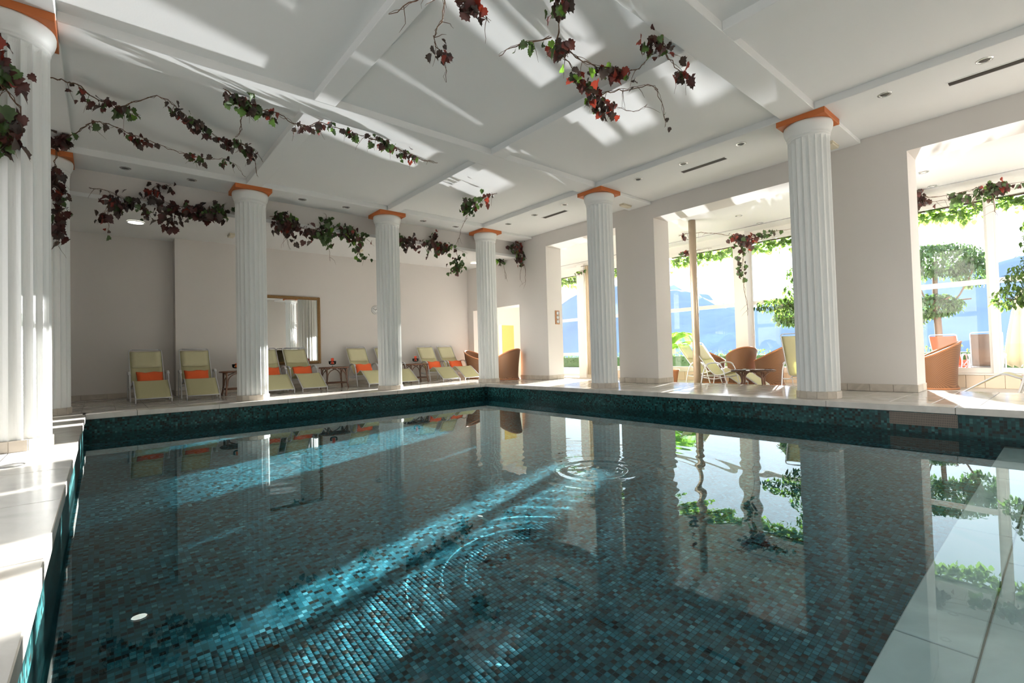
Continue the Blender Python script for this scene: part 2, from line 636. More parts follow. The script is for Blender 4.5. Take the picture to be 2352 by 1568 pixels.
# wide white marble steps under the water at the near end
st = struct(MB().box((PX0, PY0, PB), (PX1, -9.63, -0.79)).build('floor', 'grout'), 'white marble underwater step at the near end of the pool')
st.cycles.is_caustics_receiver = True
x = PX0
row = 0
for y0, y1 in ((-9.905, -9.63), (-10.18, -9.91), (-10.75, -10.185), (-11.3, -10.755)):
    x = PX0 - (0.7 if row % 2 else 0.25)
    while x < PX1:
        a, b = max(x, PX0), min(x + 1.55, PX1)
        if b - a > 0.1:
            o = MB().box((a + 0.002, y0 + 0.002, -0.80), (b - 0.002, y1 - 0.002, -0.765 + (0.004 if row else 0)), 0.004).build('slab', 'marble_step', st)
            o.cycles.is_caustics_receiver = True
        x += 1.555
    row += 1

# water: one body with rings running out from a bubbling spot, swell and tiny ripples
CX, CY = -4.46, -7.38
RING = 0.0005
xs = np.concatenate([np.linspace(PX0, PX1, 300), np.linspace(PX1, 4.0, 60)[1:]])   # added unseen sheet under the deck, lets refracted sun reach the pool bottom
ys = np.concatenate([np.linspace(PY0, PY1, 420), np.linspace(PY1, 3.0, 50)[1:]])
xx, yy = np.meshgrid(xs, ys)
dd = np.hypot(xx - CX, yy - CY)
fade = np.clip((2.0 - dd) / 1.1, 0, 1)
fade = fade * fade * (3 - 2 * fade)
zz = WZ + 0.0022 * np.sin(dd * 2 * PI / 0.12) * np.exp(-(dd / 0.55) ** 2) * (1 - np.exp(-(dd / 0.2) ** 2))
zz += 0.0030 * np.exp(-((dd - 0.42) / 0.06) ** 2) + RING * np.sin(dd * 2 * PI / 0.21 + 1.0) * fade * (1 - np.exp(-(dd / 0.5) ** 2))
k = np.exp(-(dd / 0.34) ** 2)
zz += k * (0.0045 * np.sin(xx * 71 + 3 * np.sin(yy * 37)) * np.sin(yy * 83 + 2 * np.sin(xx * 41)))
ny, nx = xx.shape
Vw = np.stack([xx, yy, zz], -1).reshape(-1, 3)
i = (np.arange(ny - 1)[:, None] * nx + np.arange(nx - 1)[None]).reshape(-1)
Fw = np.stack([i, i + 1, i + nx + 1, i + nx], -1)
me = bpy.data.meshes.new('water')
me.vertices.add(len(Vw))
me.vertices.foreach_set('co', Vw.ravel())
me.loops.add(len(Fw) * 4)
me.loops.foreach_set('vertex_index', Fw.ravel().astype(np.int32))
me.polygons.add(len(Fw))
me.polygons.foreach_set('loop_start', np.arange(0, len(Fw) * 4, 4, dtype=np.int32))
me.polygons.foreach_set('use_smooth', np.ones(len(Fw), bool))
me.update(calc_edges=True)
m = bpy.data.materials.new('water')
m.use_nodes = True
nt = m.node_tree
nt.nodes.remove(nt.nodes['Principled BSDF'])
gl = nt.nodes.new('ShaderNodeBsdfGlass')
gl.inputs['IOR'].default_value = 1.333
gl.inputs['Roughness'].default_value = 0.0
gl.inputs['Color'].default_value = (0.84, 0.975, 1.0, 1)
nt.links.new(gl.outputs[0], nt.nodes['Material Output'].inputs[0])
me.materials.append(m)
water = tag(link('water', me), 'clear swimming pool water with rings round a bubbling spot', kind='structure')
water.cycles.is_caustics_caster = True

# coping: long stone slabs with open joints, a little proud over the pool wall
cop = struct(MB().box((PX0 - 0.30, PY1 + 0.005, -0.085), (PX1 + 0.30, PY1 + 0.29, -0.065)).build('trim_1', 'grout'), 'pale stone coping round the pool')


def slabs(parent, axis, lo, hi, step, start, a, b, z0=-0.08, z1=0.0, gap=0.004, m='stone_coping', name='slab'):
    t = start
    while t > lo:
        t -= step
    while t < hi:
        p, q = max(t, lo) + gap / 2, min(t + step, hi) - gap / 2
        if q - p > 0.05:
            if axis == 'x':
                MB().box((p, a, z0), (q, b, z1), 0.004).build(name, m, parent)
            else:
                MB().box((a, p, z0), (b, q, z1), 0.004).build(name, m, parent)
        t += step


slabs(cop, 'x', PX0 - 0.02, PX1 + 0.02, 1.13, -6.27, PY1 - 0.03, PY1 + 0.30)
slabs(cop, 'y', PY0, PY1 - 0.034, 1.29, -1.51, PX1 - 0.03, PX1 + 0.30)
slabs(cop, 'y', PY1 - 0.03, PY1 + 0.30, 0.5, PY1 - 0.03, PX1 + 0.024, PX1 + 0.30)
slabs(cop, 'y', PY0, PY1 + 0.30, 1.10, -5.36, PX0 - 0.42, PX0 + 0.025)

# ------------------------------------------------------------------ deck floor
YB, YR = 2.9, 3.3                                    # back wall, deeper recess on its left part
fl = MB()
fl.box((-10.6, PY1 + 0.27, -0.30), (XW1, YR, -0.02))
fl.box((PX1 + 0.27, -13.6, -0.30), (XW1, PY1 + 0.27, -0.02))
fl.box((-10.6, -13.6, -0.30), (PX0 - 0.30, PY1 + 0.27, -0.02))
fl.box((PX0 - 0.30, -13.6, -0.30), (PX1 + 0.27, PY0 - 0.2, -0.02))
deck = struct(fl.build('floor', 'grout'), 'pale stone tiled deck round the pool')
T, GAP = 0.40, 0.005


def tile_field(parent, x0, x1, y0, y1, z, sx=T, sy=T, m='stone_tile', ox=0.0, oy=0.0):
    sh = {}
    y = y0 + oy
    while y < y1 - 0.02:
        b = min(y + sy, y1)
        x = x0 + ox
        while x < x1 - 0.02:
            a = min(x + sx, x1)
            key = (round(a - x, 3), round(b - y, 3))
            if key not in sh:
                w, h = key[0] - GAP, key[1] - GAP
                sh[key] = MB().box((-w / 2, -h / 2, -0.02), (w / 2, h / 2, 0.0), 0.002).mesh('tile', m)
            link('tile', sh[key], parent, ((x + a) / 2, (y + b) / 2, z + random.uniform(-0.0006, 0.0006)))
            x += sx
        y += sy


tile_field(deck, -10.6, XW1, PY1 + 0.30, YB, 0.0, 0.42, 0.42)
deck2 = struct(MB().box((PX1 + 0.30, -13.6, -0.019), (XW1, PY1 + 0.3, -0.012)).build('floor', 'grout'), 'sunlit stone tiles between pool and window wall')
tile_field(deck2, PX1 + 0.30, XW1, -13.2, PY1 + 0.30, 0.0, 0.42, 0.42)
deck3 = struct(MB().box((-10.6, -13.6, -0.019), (PX0 - 0.42, PY1 + 0.3, -0.012)).build('floor', 'grout'), 'stone slabs of the deck beside the nearest column')
tile_field(deck3, -10.6, PX0 - 0.42, -13.5, PY1 + 0.3, 0.0, 0.55, 1.10)

# ------------------------------------------------------------------ walls of the hall
wr = MB()
for y0, y1 in ((2.60, 3.7), (-0.83, 0.32), (-4.21, -3.18), (-8.60, -7.05), (-13.8, -12.1)):
    wr.box((XW0, y0, -0.02), (XW1, y1, HC + CO + 0.2))
wr.box((XW0, 0.32, 2.15), (XW1, 2.60, HC + CO + 0.2))
for y0, y1 in ((-3.18, -0.83), (-7.05, -4.21), (-12.1, -8.60)):
    wr.box((XW0, y0, 3.63), (XW1, y1, HC + CO + 0.2))
wall_r = struct(wr.build('wall_right', 'plaster_warm'), 'warm white wall with tall openings to the sun room')
wb = MB()
wb.box((-6.56, YB, -0.02), (XW0 + 0.1, YB + 0.25, HC + 0.3))
wb.box((-6.56, YB + 0.2, -0.02), (-6.3, YR + 0.25, HC + 0.3))
wb.box((-10.8, YR, -0.02), (-6.55, YR + 0.25, HC + 0.3))
wall_b = struct(wb.build('wall_back', 'plaster_warm'), 'warm plaster wall behind the loungers')
wl_ = MB()
wl_.box((-10.85, -5.0, -0.02), (-10.6, YR + 0.2, HC + 0.3)).box((-10.85, -13.8, -0.02), (-10.6, -12.4, HC + 0.3))
wl_.box((-10.85, -12.4, -0.02), (-10.6, -5.0, 0.5)).box((-10.85, -12.4, 3.3), (-10.6, -5.0, HC + 0.3))
wall_l = struct(wl_.build('wall_left', 'plaster_warm'), 'left wall with a wide window')
wf = MB()
for y in (-12.4, -9.95, -7.5, -5.08):
    wf.box((-10.76, y, 0.5), (-10.68, y + 0.08, 3.3))
wf.box((-10.76, -12.4, 0.5), (-10.68, -5.0, 0.58)).box((-10.76, -12.4, 3.22), (-10.68, -5.0, 3.3))
wf = struct(wf.build('window_8', 'window_frame'))
for y in (-12.32, -9.87, -7.42):
    MB().box((-10.722, y, 0.57), (-10.716, y + 2.36, 3.23)).build('pane', 'window_glass', wf)
wall_f = struct(MB().box((-10.8, -13.85, -0.02), (XG + 0.3, -13.6, HC + 0.3)).build('wall_front', 'plaster_warm'))

# skirting tiles
bb = struct(MB().box((-6.56, YB - 0.006, 0.0), (XW0, YB, 0.11)).build('baseboard_back', 'grout'))
slabs(bb, 'x', -6.56, XW0 - 0.01, 0.42, -6.56, YB - 0.016, YB - 0.004, 0.002, 0.115, 0.004, 'stone_skirting', 'tile')
bb = struct(MB().box((-10.6, YR - 0.006, 0.0), (-6.56, YR, 0.11)).build('baseboard_back', 'grout'))
slabs(bb, 'x', -10.58, -6.57, 0.42, -6.9, YR - 0.016, YR - 0.004, 0.002, 0.115, 0.004, 'stone_skirting', 'tile')
for y0, y1 in ((-0.83, 0.32), (-4.21, -3.18), (-8.60, -7.05)):
    bb = struct(MB().box((XW0 - 0.006, y0, 0.0), (XW0, y1, 0.11)).build('baseboard_right', 'grout'))
    slabs(bb, 'y', y0 - 0.012, y1 + 0.012, 0.30, y0 - 0.012, XW0 - 0.016, XW0 - 0.004, 0.002, 0.115, 0.004, 'stone_skirting', 'tile')
    slabs(bb, 'x', XW0 - 0.004, XW1 + 0.0, 0.30, XW0, y1 + 0.0, y1 + 0.012, 0.002, 0.115, 0.004, 'stone_skirting', 'tile')
    slabs(bb, 'x', XW0 - 0.004, XW1 + 0.0, 0.30, XW0, y0 - 0.012, y0, 0.002, 0.115, 0.004, 'stone_skirting', 'tile')

# ------------------------------------------------------------------ coffered ceiling
YF = 0.45
ceil = struct(MB().box((-10.8, -13.8, HC + CO), (XW0 + 0.05, YF + 0.15, HC + CO + 0.25)).build('ceiling', 'plaster_white'), 'white coffered ceiling over the pool')


def beam(a, b, nm='beam', m='plaster_white'):
    return MB().box(a, b, 0.006).build(nm, m, ceil)


beam((-10.6, -0.315, HC), (XW0, YF, HC + CO + 0.01), 'edge_beam')
beam((-0.315, -13.6, HC), (XW0, -0.315, HC + CO + 0.01), 'edge_beam')
beam((-10.6, -13.6, HC), (-8.46 + 0.315, -0.315, HC + CO + 0.01), 'edge_beam')
for yb in (-3.87, -7.74, -11.61):
    beam((-8.145, yb - 0.19, HC), (-0.315, yb + 0.23, HC + CO + 0.01), 'main_beam')
for xb in (-2.82, -5.64):
    for y1, y0 in ((-0.315, -3.64), (-4.06, -7.51), (-7.93, -11.38)):
        beam((xb - 0.135, y0, HC + 0.0005), (xb + 0.135, y1, HC + CO + 0.01), 'cross_beam')
for yb in (0.0, -3.87, -7.74, -11.61):               # shallow ribs from the columns to the window wall
    beam((0.30, yb - 0.29, HC - 0.06), (XW0, yb + 0.29, HC + 0.001), 'rib')
# lower ceiling over the loungers, with its fascia
low = struct(MB().box((-10.7, YF + 0.02, 3.532), (XW0 + 0.05, YR + 0.05, 3.66)).build('ceiling', 'plaster_white'), 'lower ceiling over the loungers')
MB().box((-10.6, YF, 3.60), (XW0, YF + 0.10, HC + CO + 0.05)).build('fascia', 'plaster_warm', low)
MB().box((-10.6, YF - 0.035, 3.53), (XW0, YF + 0.02, 3.605), 0.006).build('edge_strip', 'plaster_white', low)

# ------------------------------------------------------------------ sun room
sf = struct(MB().box((XW1, -13.6, FLOW - 0.14), (XG + 0.1, 3.7, FLOW)).build('floor', 'terrace_stone'), 'stone floor of the sun room, one step down')
sc_ = struct(MB().box((XW1, -13.7, 3.72), (XG + 0.25, 3.8, 3.95)).build('ceiling', 'plaster_white'), 'white ceiling of the sun room')
MB().box((XG - 0.62, -13.6, 3.708), (XG - 0.60, 3.6, 3.721)).build('seam', 'grey_plastic', sc_)
we = MB().box((XW1 - 0.1, 3.6, FLOW), (XG + 0.25, 3.85, 3.95))
wall_e = struct(we.build('wall_end', 'plaster_cream'), 'cream end wall seen through the doorway')
MB().box((3.42, 3.585, 0.0), (3.98, 3.602, 1.78)).build('panel', 'paint_yellow', wall_e)
MB().box((3.25, 3.57, FLOW), (3.40, 3.602, 1.80), 0.005).build('door_jamb', 'window_frame', wall_e)
lw = struct(MB().box((XG - 0.02, -13.6, FLOW), (XG + 0.14, 0.74, 0.085)).build('wall_low', 'grout'), 'low tiled wall under the windows')
slabs(lw, 'y', -13.5, 0.73, 0.27, -8.441, XG - 0.034, XG - 0.018, FLOW + 0.002, 0.085, 0.005, 'low_tile', 'tile')
MB().box((XG - 0.05, -13.6, 0.087), (XG + 0.15, 0.74, 0.125), 0.006).build('sill', 'window_frame', lw)
MB().box((XG, -13.6, 3.52), (XG + 0.12, 3.7, 3.73)).build('header', 'window_frame', lw)

# glazing: frames with two panes each, between mullions
cuts = [(3.6, 0.08), (0.90, 0.33), (-1.90, 0.10), (-4.54, 0.32), (-6.86, 0.10), (-9.15, 0.10), (-11.45, 0.10), (-13.55, 0.08)]
k = 1
for (ya, wa), (yb, wb_) in zip(cuts[:-1], cuts[1:]):
    y1, y0 = ya - wa / 2, yb + wb_ / 2
    zb = 0.127 if k > 1 else FLOW + 0.02
    fr = MB()
    fr.box((XG, y0, zb), (XG + 0.07, y1, zb + 0.10), 0.004)
    fr.box((XG, y0, 3.44), (XG + 0.07, y1, 3.53), 0.004)
    fr.box((XG, y0, 1.82), (XG + 0.07, y1, 1.92), 0.004)
    if k == 1:
        fr.box((XG, y0, 0.60), (XG + 0.07, y1, 0.70), 0.004)
    fr.box((XG + 0.005, y0 - 0.01, zb), (XG + 0.065, y0 + 0.035, 3.53))
    fr.box((XG + 0.005, y1 - 0.035, zb), (XG + 0.065, y1 + 0.01, 3.53))
    w = struct(fr.build('window_%d' % k, 'window_frame'))
    for z0, z1 in (((zb + 0.1, 1.82), (1.92, 3.44)) if k > 1 else ((zb + 0.1, 0.60), (0.70, 1.82), (1.92, 3.44))):
        MB().box((XG + 0.031, y0 + 0.03, z0 - 0.01), (XG + 0.037, y1 - 0.03, z1 + 0.01)).build('pane', 'window_glass', w)
    k += 1
for i_, (y, w) in enumerate(cuts[1:-1]):
    dep = 0.26 if w > 0.3 else 0.03
    z0 = FLOW if y > 0 else 0.125
    struct(MB().box((XG - dep, y - w / 2, z0), (XG + 0.10, y + w / 2, 3.72), 0.006).build('trim_%d' % (i_ + 2), 'window_frame'), 'white window post')

# ------------------------------------------------------------------ outside: terrace, lake, wooded hillside with haze painted into its colour
tr = struct(MB().box((XG + 0.12, -40, FLOW - 0.5), (14.2, 30, FLOW - 0.01)).build('ground', 'terrace_stone'), 'terrace outside the windows')
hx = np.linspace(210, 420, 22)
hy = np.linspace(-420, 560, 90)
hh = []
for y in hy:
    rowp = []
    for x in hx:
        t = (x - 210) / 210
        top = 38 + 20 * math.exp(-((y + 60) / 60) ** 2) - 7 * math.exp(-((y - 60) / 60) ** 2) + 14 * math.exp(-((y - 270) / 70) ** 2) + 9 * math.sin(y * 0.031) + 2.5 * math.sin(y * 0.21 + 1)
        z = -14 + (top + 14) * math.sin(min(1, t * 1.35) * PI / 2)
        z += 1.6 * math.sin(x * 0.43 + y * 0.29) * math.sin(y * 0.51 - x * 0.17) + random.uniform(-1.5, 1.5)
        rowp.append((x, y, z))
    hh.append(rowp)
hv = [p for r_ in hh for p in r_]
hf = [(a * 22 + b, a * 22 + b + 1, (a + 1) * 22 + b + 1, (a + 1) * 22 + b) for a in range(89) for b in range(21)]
hill = struct(MB().add(hv, hf, True).build('hill', 'hill_forest_hazed'), 'wooded hillside across the lake, haze painted in as blue')

# ------------------------------------------------------------------ columns
def flute_section(r, n=20, m=6, depth=0.020):
    pts = []
    for i in range(n):
        for j in range(m):
            t = 2 * PI * (i + j / m) / n
            u = j / m
            rr = r - depth * math.sin(PI * u) ** 0.8 if j else r
            pts.append((rr * math.cos(t), rr * math.sin(t)))
    return pts


def column_meshes():
    shaft = MB()
    zs = [(0.10, 0.265, 0.027), (3.60, 0.262, 0.027), (3.66, 0.262, 0.022), (3.695, 0.262, 0.010), (3.705, 0.263, 0.0)]
    rings = [[(x, y, z) for x, y in flute_section(r, depth=dp)] for z, r, dp in zs]
    N = len(rings[0])
    v = [p for ring in rings for p in ring]
    f = [(i * N + k, i * N + (k + 1) % N, (i + 1) * N + (k + 1) % N, (i + 1) * N + k) for i in range(len(rings) - 1) for k in range(N)]
    shaft.add(v, f)
    cap = MB().lathe([(0.255, 3.70), (0.266, 3.703), (0.266, 3.722), (0.261, 3.726), (0.272, 3.733), (0.272, 3.75), (0.268, 3.754),
                      (0.285, 3.785), (0.300, 3.82), (0.309, 3.86), (0.310, 3.895), (0.303, 3.921), (0.28, 3.923)], 48)
    ab = MB().box((-0.312, -0.312, HC - 0.0785), (0.312, 0.312, HC), 0.004)
    return shaft.mesh('shaft', 'column_white'), cap.mesh('capital', 'column_white'), ab.mesh('abacus', 'abacus_orange')


SH, CP, AB = column_meshes()
pl = MB()
n = 14
v = []
for rr, z in ((0.276, 0.0), (0.276, 0.10), (0.25, 0.102)):
    v += [(rr * math.cos(2 * PI * (k_ + 0.5) / n), rr * math.sin(2 * PI * (k_ + 0.5) / n), z) for k_ in range(n)]
pl.add(v, [(i * n + k_, i * n + (k_ + 1) % n, (i + 1) * n + (k_ + 1) % n, (i + 1) * n + k_) for i in range(2) for k_ in range(n)])
PLM = pl.mesh('plinth', 'stone_skirting')
half = PI / n
w = 0.276 * math.tan(half) - 0.003
PTM = MB().box((-w, -0.004, 0.002), (w, 0.006, 0.1), 0.002).mesh('plinth_tile', 'stone_skirting')


def column(x, y, label):
    t = empty('column', (x, y, 0), 0, label, 'column', 'fluted columns round the pool')
    link('shaft', SH, t)
    link('capital', CP, t)
    link('abacus', AB, t)
    p = link('plinth', PLM, t)
    for k_ in range(n):
        a = 2 * PI * k_ / n
        q = link('plinth_tile', PTM, p, (0.276 * math.cos(half) * math.cos(a), 0.276 * math.cos(half) * math.sin(a), 0))
        q.rotation_euler = (0, 0, a - PI / 2)
    return t


column(-8.46, 0, 'white fluted column at the left far corner of the pool, vine trailing down it')
column(-5.64, 0, 'white fluted column hiding the left edge of the gilt mirror')
column(-2.82, 0, 'white fluted column partly hiding the wall clock')
column(0, 0, 'white fluted column at the far right corner of the pool, before the doorway')
column(0, -3.87, 'white fluted column in front of the first tall opening, right of the corner column')
column(0, -7.74, 'large white fluted column on the window side, striped with rippled light')
column(0, -11.61, 'white fluted column on the window side outside the view')
column(-8.46, -3.87, 'largest white fluted column on the left deck, sunlit, hung with vine at the top')
column(-8.46, -7.74, 'white fluted column beside the camera on the left deck')
column(-8.46, -11.61, 'white fluted column behind the camera on the left deck')

# ------------------------------------------------------------------ ceiling fittings
SPR = MB().lathe([(0.048, -0.0005), (0.050, -0.007), (0.074, -0.006), (0.080, 0.0005)], 20, cap=False).mesh('rim', 'steel')
SPL = MB().lathe([(0.0, -0.001), (0.050, -0.001), (0.050, 0.0005)], 16, cap=False).mesh('lens', 'dark_slot')
SPD = MB().lathe([(0.0, -0.0005), (0.050, -0.0005), (0.050, -0.003)], 16, cap=False).mesh('lens', 'clock_white')


def spot(x, y, z, label, lit=False):
    t = empty('ceiling_spotlight', (x, y, z - 0.0006), 0, label, 'spotlight', 'recessed spotlights in the ceiling edge')
    link('rim', SPR, t)
    link('lens', SPD if lit else SPL, t)


pos = ['nearest the left far corner column', 'second from the left far corner column', 'left one between mirror and clock columns',
       'right one between mirror and clock columns', 'left one near the far right corner column', 'beside the far right corner column, lounger side']
for (x, y), p in zip([(-7.51, 0), (-6.58, 0), (-4.68, 0), (-3.77, 0), (-1.88, 0), (-0.94, 0)], pos):
    spot(x, y, HC, 'recessed round spotlight over the lounger side, ' + p)
pos = ['first from the far corner column', 'second from the far corner column', 'hidden behind the second window column', 'first after the second window column',
       'middle one between the two nearer columns', 'last before the large window column', 'first right of the large window column', 'beside the long air slot at the frame edge', 'outside the view']
for y, p in zip([-0.96, -1.93, -2.9, -4.83, -5.77, -6.78, -8.65, -9.59, -10.5], pos):
    spot(0, y, HC, 'recessed round spotlight over the window side, ' + p)
for (x, y), p in zip([(3.16, -8.51), (4.3, -8.46), (3.2, -5.27), (4.3, -5.27)], ['above the right hand opening, larger one', 'above the right hand opening, beside the vine', 'above the middle opening, larger one', 'above the middle opening, beside the vine']):
    spot(x, y, 3.72, 'small sun room ceiling spotlight ' + p, True)


def vent(y0, y1, label):
    t = empty('air_vent', (0.36, (y0 + y1) / 2, HC), 0, label, 'vent', 'slot air vents in the ceiling edge')
    L = (y1 - y0) / 2
    fr = MB()
    fr.box((-0.075, -L - 0.02, -0.006), (0.075, -L, 0.0005)).box((-0.075, L, -0.006), (0.075, L + 0.02, 0.0005))
    fr.box((-0.075, -L, -0.006), (-0.06, L, 0.0005)).box((0.06, -L, -0.006), (0.075, L, 0.0005))
    fr.build('frame', 'plaster_white', t)
    MB().box((-0.06, -L, -0.002), (0.06, L, 0.0)).build('backing', 'dark_slot', t)
    for xx_ in (-0.03, 0.0, 0.03):
        MB().box((xx_ - 0.003, -L, -0.007), (xx_ + 0.003, L, -0.001)).build('slat', 'dark_slot', t)


vent(-2.62, -1.87, 'short dark air slot between the corner column and the next')
vent(-6.36, -5.54, 'dark air slot left of the large window column')
vent(-10.30, -9.23, 'long dark air slot at the right edge of the ceiling')


def emergency_light(x, y, z, rz, label):
    t = empty('emergency_light', (x, y, z), rz, label, 'light', 'pale emergency light boxes')
    MB().box((-0.15, -0.06, -0.02), (0.15, 0.06, 0.0), 0.003).build('base', 'pale_plastic', t)
    MB().box((-0.145, -0.055, -0.05), (0.145, 0.055, -0.0205), 0.008).build('cover', 'pale_plastic', t)


emergency_light(0.98, -3.81, HC - 0.06, 0, 'pale emergency light box beside the second window column')
emergency_light(1.05, -7.74, HC - 0.06, 0, 'pale emergency light box behind the large window column')
emergency_light(-5.62, 1.86, 3.53, PI / 2, 'pale emergency light box left of the mirror column')
emergency_light(-2.70, 1.9, 3.53, PI / 2, 'pale emergency light box left of the clock column')


def round_lamp(x, y, label):
    t = empty('ceiling_lamp', (x, y, 3.53), 0, label, 'lamp', 'lit round lamps over the loungers')
    MB().lathe([(0.14, 0.0), (0.15, -0.012), (0.125, -0.016)], 28, cap=False).build('rim', 'clock_white', t)
    MB().lathe([(0.0, -0.013), (0.126, -0.013), (0.126, -0.002)], 28, cap=False).build('diffuser', 'lamp_glow', t)


round_lamp(-7.30, 1.77, 'lit round ceiling lamp over the left pair of loungers')
round_lamp(0.85, 1.67, 'lit round ceiling lamp near the doorway corner')

# ------------------------------------------------------------------ wall things
t = empty('mirror', (0, YB, 0), 0, 'large gilt framed wall mirror behind the loungers', 'mirror')
mx0, mx1, mz0, mz1, fw = -4.95, -3.385, 0.61, 2.36, 0.075
MB().box((mx0 + 0.03, -0.022, mz0 + 0.03), (mx1 - 0.03, -0.012, mz1 - 0.03)).build('glass', 'mirror', t)
for nm, a, b in (('frame_side', (mx0, -0.05, mz0), (mx0 + fw, -0.001, mz1)), ('frame_side', (mx1 - fw, -0.05, mz0), (mx1, -0.001, mz1)),
                 ('frame_top', (mx0 + fw, -0.05, mz1 - fw), (mx1 - fw, -0.001, mz1)), ('frame_bottom', (mx0 + fw, -0.05, mz0), (mx1 - fw, -0.001, mz0 + fw))):
    fbar = MB().box(a, b, 0.012).build(nm, 'gilt', t)
    if 'side' in nm:
        xc = (a[0] + b[0]) / 2
        MB().tube([(xc, -0.052, z) for z in np.linspace(mz0 + 0.05, mz1 - 0.05, 60)], [0.010 + 0.005 * (j % 2) for j in range(60)], 6).build('bead_row', 'gilt', fbar)
    else:
        zc = (a[2] + b[2]) / 2
        MB().tube([(x_, -0.052, zc) for x_ in np.linspace(a[0], b[0], 50)], [0.010 + 0.005 * (j % 2) for j in range(50)], 6).build('bead_row', 'gilt', fbar)

t = empty('wall_clock', (-1.82, YB - 0.001, 2.09), 0, 'round white wall clock half hidden by a column', 'clock')


def ring_y(r0, r1, y0, y1, nn=32):
    m_ = MB().lathe([(r0, y0), (r1, y0), (r1, y1), (r0, y1)], nn, cap=False)
    return m_.move(Matrix.Rotation(PI / 2, 4, 'X'))


ring_y(0.105, 0.122, 0.0, 0.04).build('rim', 'clock_white', t)
MB().lathe([(0.0, 0.012), (0.107, 0.012), (0.107, 0.0)], 32, cap=False).move(Matrix.Rotation(PI / 2, 4, 'X')).build('dial', 'clock_white', t)
for a, L_, w_ in ((R(55), 0.055, 0.006), (R(-60), 0.085, 0.004)):
    MB().box((-w_, -0.016, -0.012), (w_, -0.0135, L_)).move(Matrix.Rotation(a, 4, 'Y')).build('hand', 'clock_black', t)
for h_ in range(12):
    MB().box((-0.0035, -0.0145, 0.082), (0.0035, -0.012, 0.098)).move(Matrix.Rotation(h_ * PI / 6, 4, 'Y')).build('hour_mark', 'clock_black', t)

# weather station: three dials on a wooden plaque, on the jamb of the first opening
t = empty('weather_station', (1.79, -0.831, 1.70), 0, 'wooden plaque with three round dials on the opening side', 'gauge')
MB().box((-0.085, -0.02, -0.19), (0.085, 0.0, 0.19), 0.006).build('plaque', 'wood_plaque', t)
for z in (0.115, 0.0, -0.115):
    d_ = MB().lathe([(0.0, 0.03), (0.045, 0.03), (0.045, 0.02)], 20, cap=False).move(Matrix.Translation((0, 0, z)) @ Matrix.Rotation(PI / 2, 4, 'X')).build('dial', 'clock_white', t)
    MB().lathe([(0.044, 0.019), (0.055, 0.019), (0.055, 0.036), (0.044, 0.036)], 20, cap=False).move(Matrix.Translation((0, 0, z)) @ Matrix.Rotation(PI / 2, 4, 'X')).build('bezel', 'steel', d_)
    MB().box((-0.002, -0.033, z - 0.01), (0.002, -0.0305, z + 0.035)).build('needle', 'clock_black', d_)

# small metal lid in the deck and overflow grille in the pool wall
t = empty('skimmer_lid', (-8.36, -4.93, 0.001), 0, 'round shiny metal lid in the deck by the largest column', 'lid')
MB().lathe([(0.0, 0.004), (0.062, 0.004), (0.066, 0.0)], 28, cap=False).build('cover', 'steel', t)
MB().lathe([(0.068, 0.0), (0.070, 0.006), (0.082, 0.005), (0.085, 0.0)], 28, cap=False).build('rim', 'steel', t)
t = empty('overflow_grille', (PX1, -8.95, -0.165), 0, 'perforated metal grille in the pool wall under the coping', 'grille')
MB().box((-0.004, -0.31, -0.07), (-0.001, 0.31, 0.07)).build('backing', 'dark_slot', t)
gr = MB()
for j in range(6):
    z = -0.07 + j * 0.028
    gr.box((-0.009, -0.31, z - 0.004), (-0.0045, 0.31, z + 0.004))
for j in range(41):
    y = -0.31 + j * 0.0155
    gr.box((-0.010, y - 0.003, -0.07), (-0.005, y + 0.003, 0.07))
gr.build('mesh_panel', 'bronze_mesh', t)


# ------------------------------------------------------------------ loungers
def bez(pts, nseg):
    """Smooth curve through points (Catmull-Rom)."""
    P = [Vector(p) for p in pts]
    P = [P[0] * 2 - P[1]] + P + [P[-1] * 2 - P[-2]]
    out = []
    for i in range(1, len(P) - 2):
        for k_ in range(nseg):
            t_ = k_ / nseg
            a, b, c, d_ = P[i - 1], P[i], P[i + 1], P[i + 2]
            out.append(0.5 * ((2 * b) + (c - a) * t_ + (2 * a - 5 * b + 4 * c - d_) * t_ ** 2 + (3 * b - a - 3 * c + d_) * t_ ** 3))
    out.append(P[-2])
    return out


PROF = [(0.00, 0.085), (0.20, 0.225), (0.42, 0.375), (0.52, 0.405), (0.66, 0.350), (0.84, 0.295), (0.95, 0.315), (1.06, 0.42), (1.20, 0.60), (1.36, 0.83), (1.46, 0.985)]
W = 0.275
LM = {}


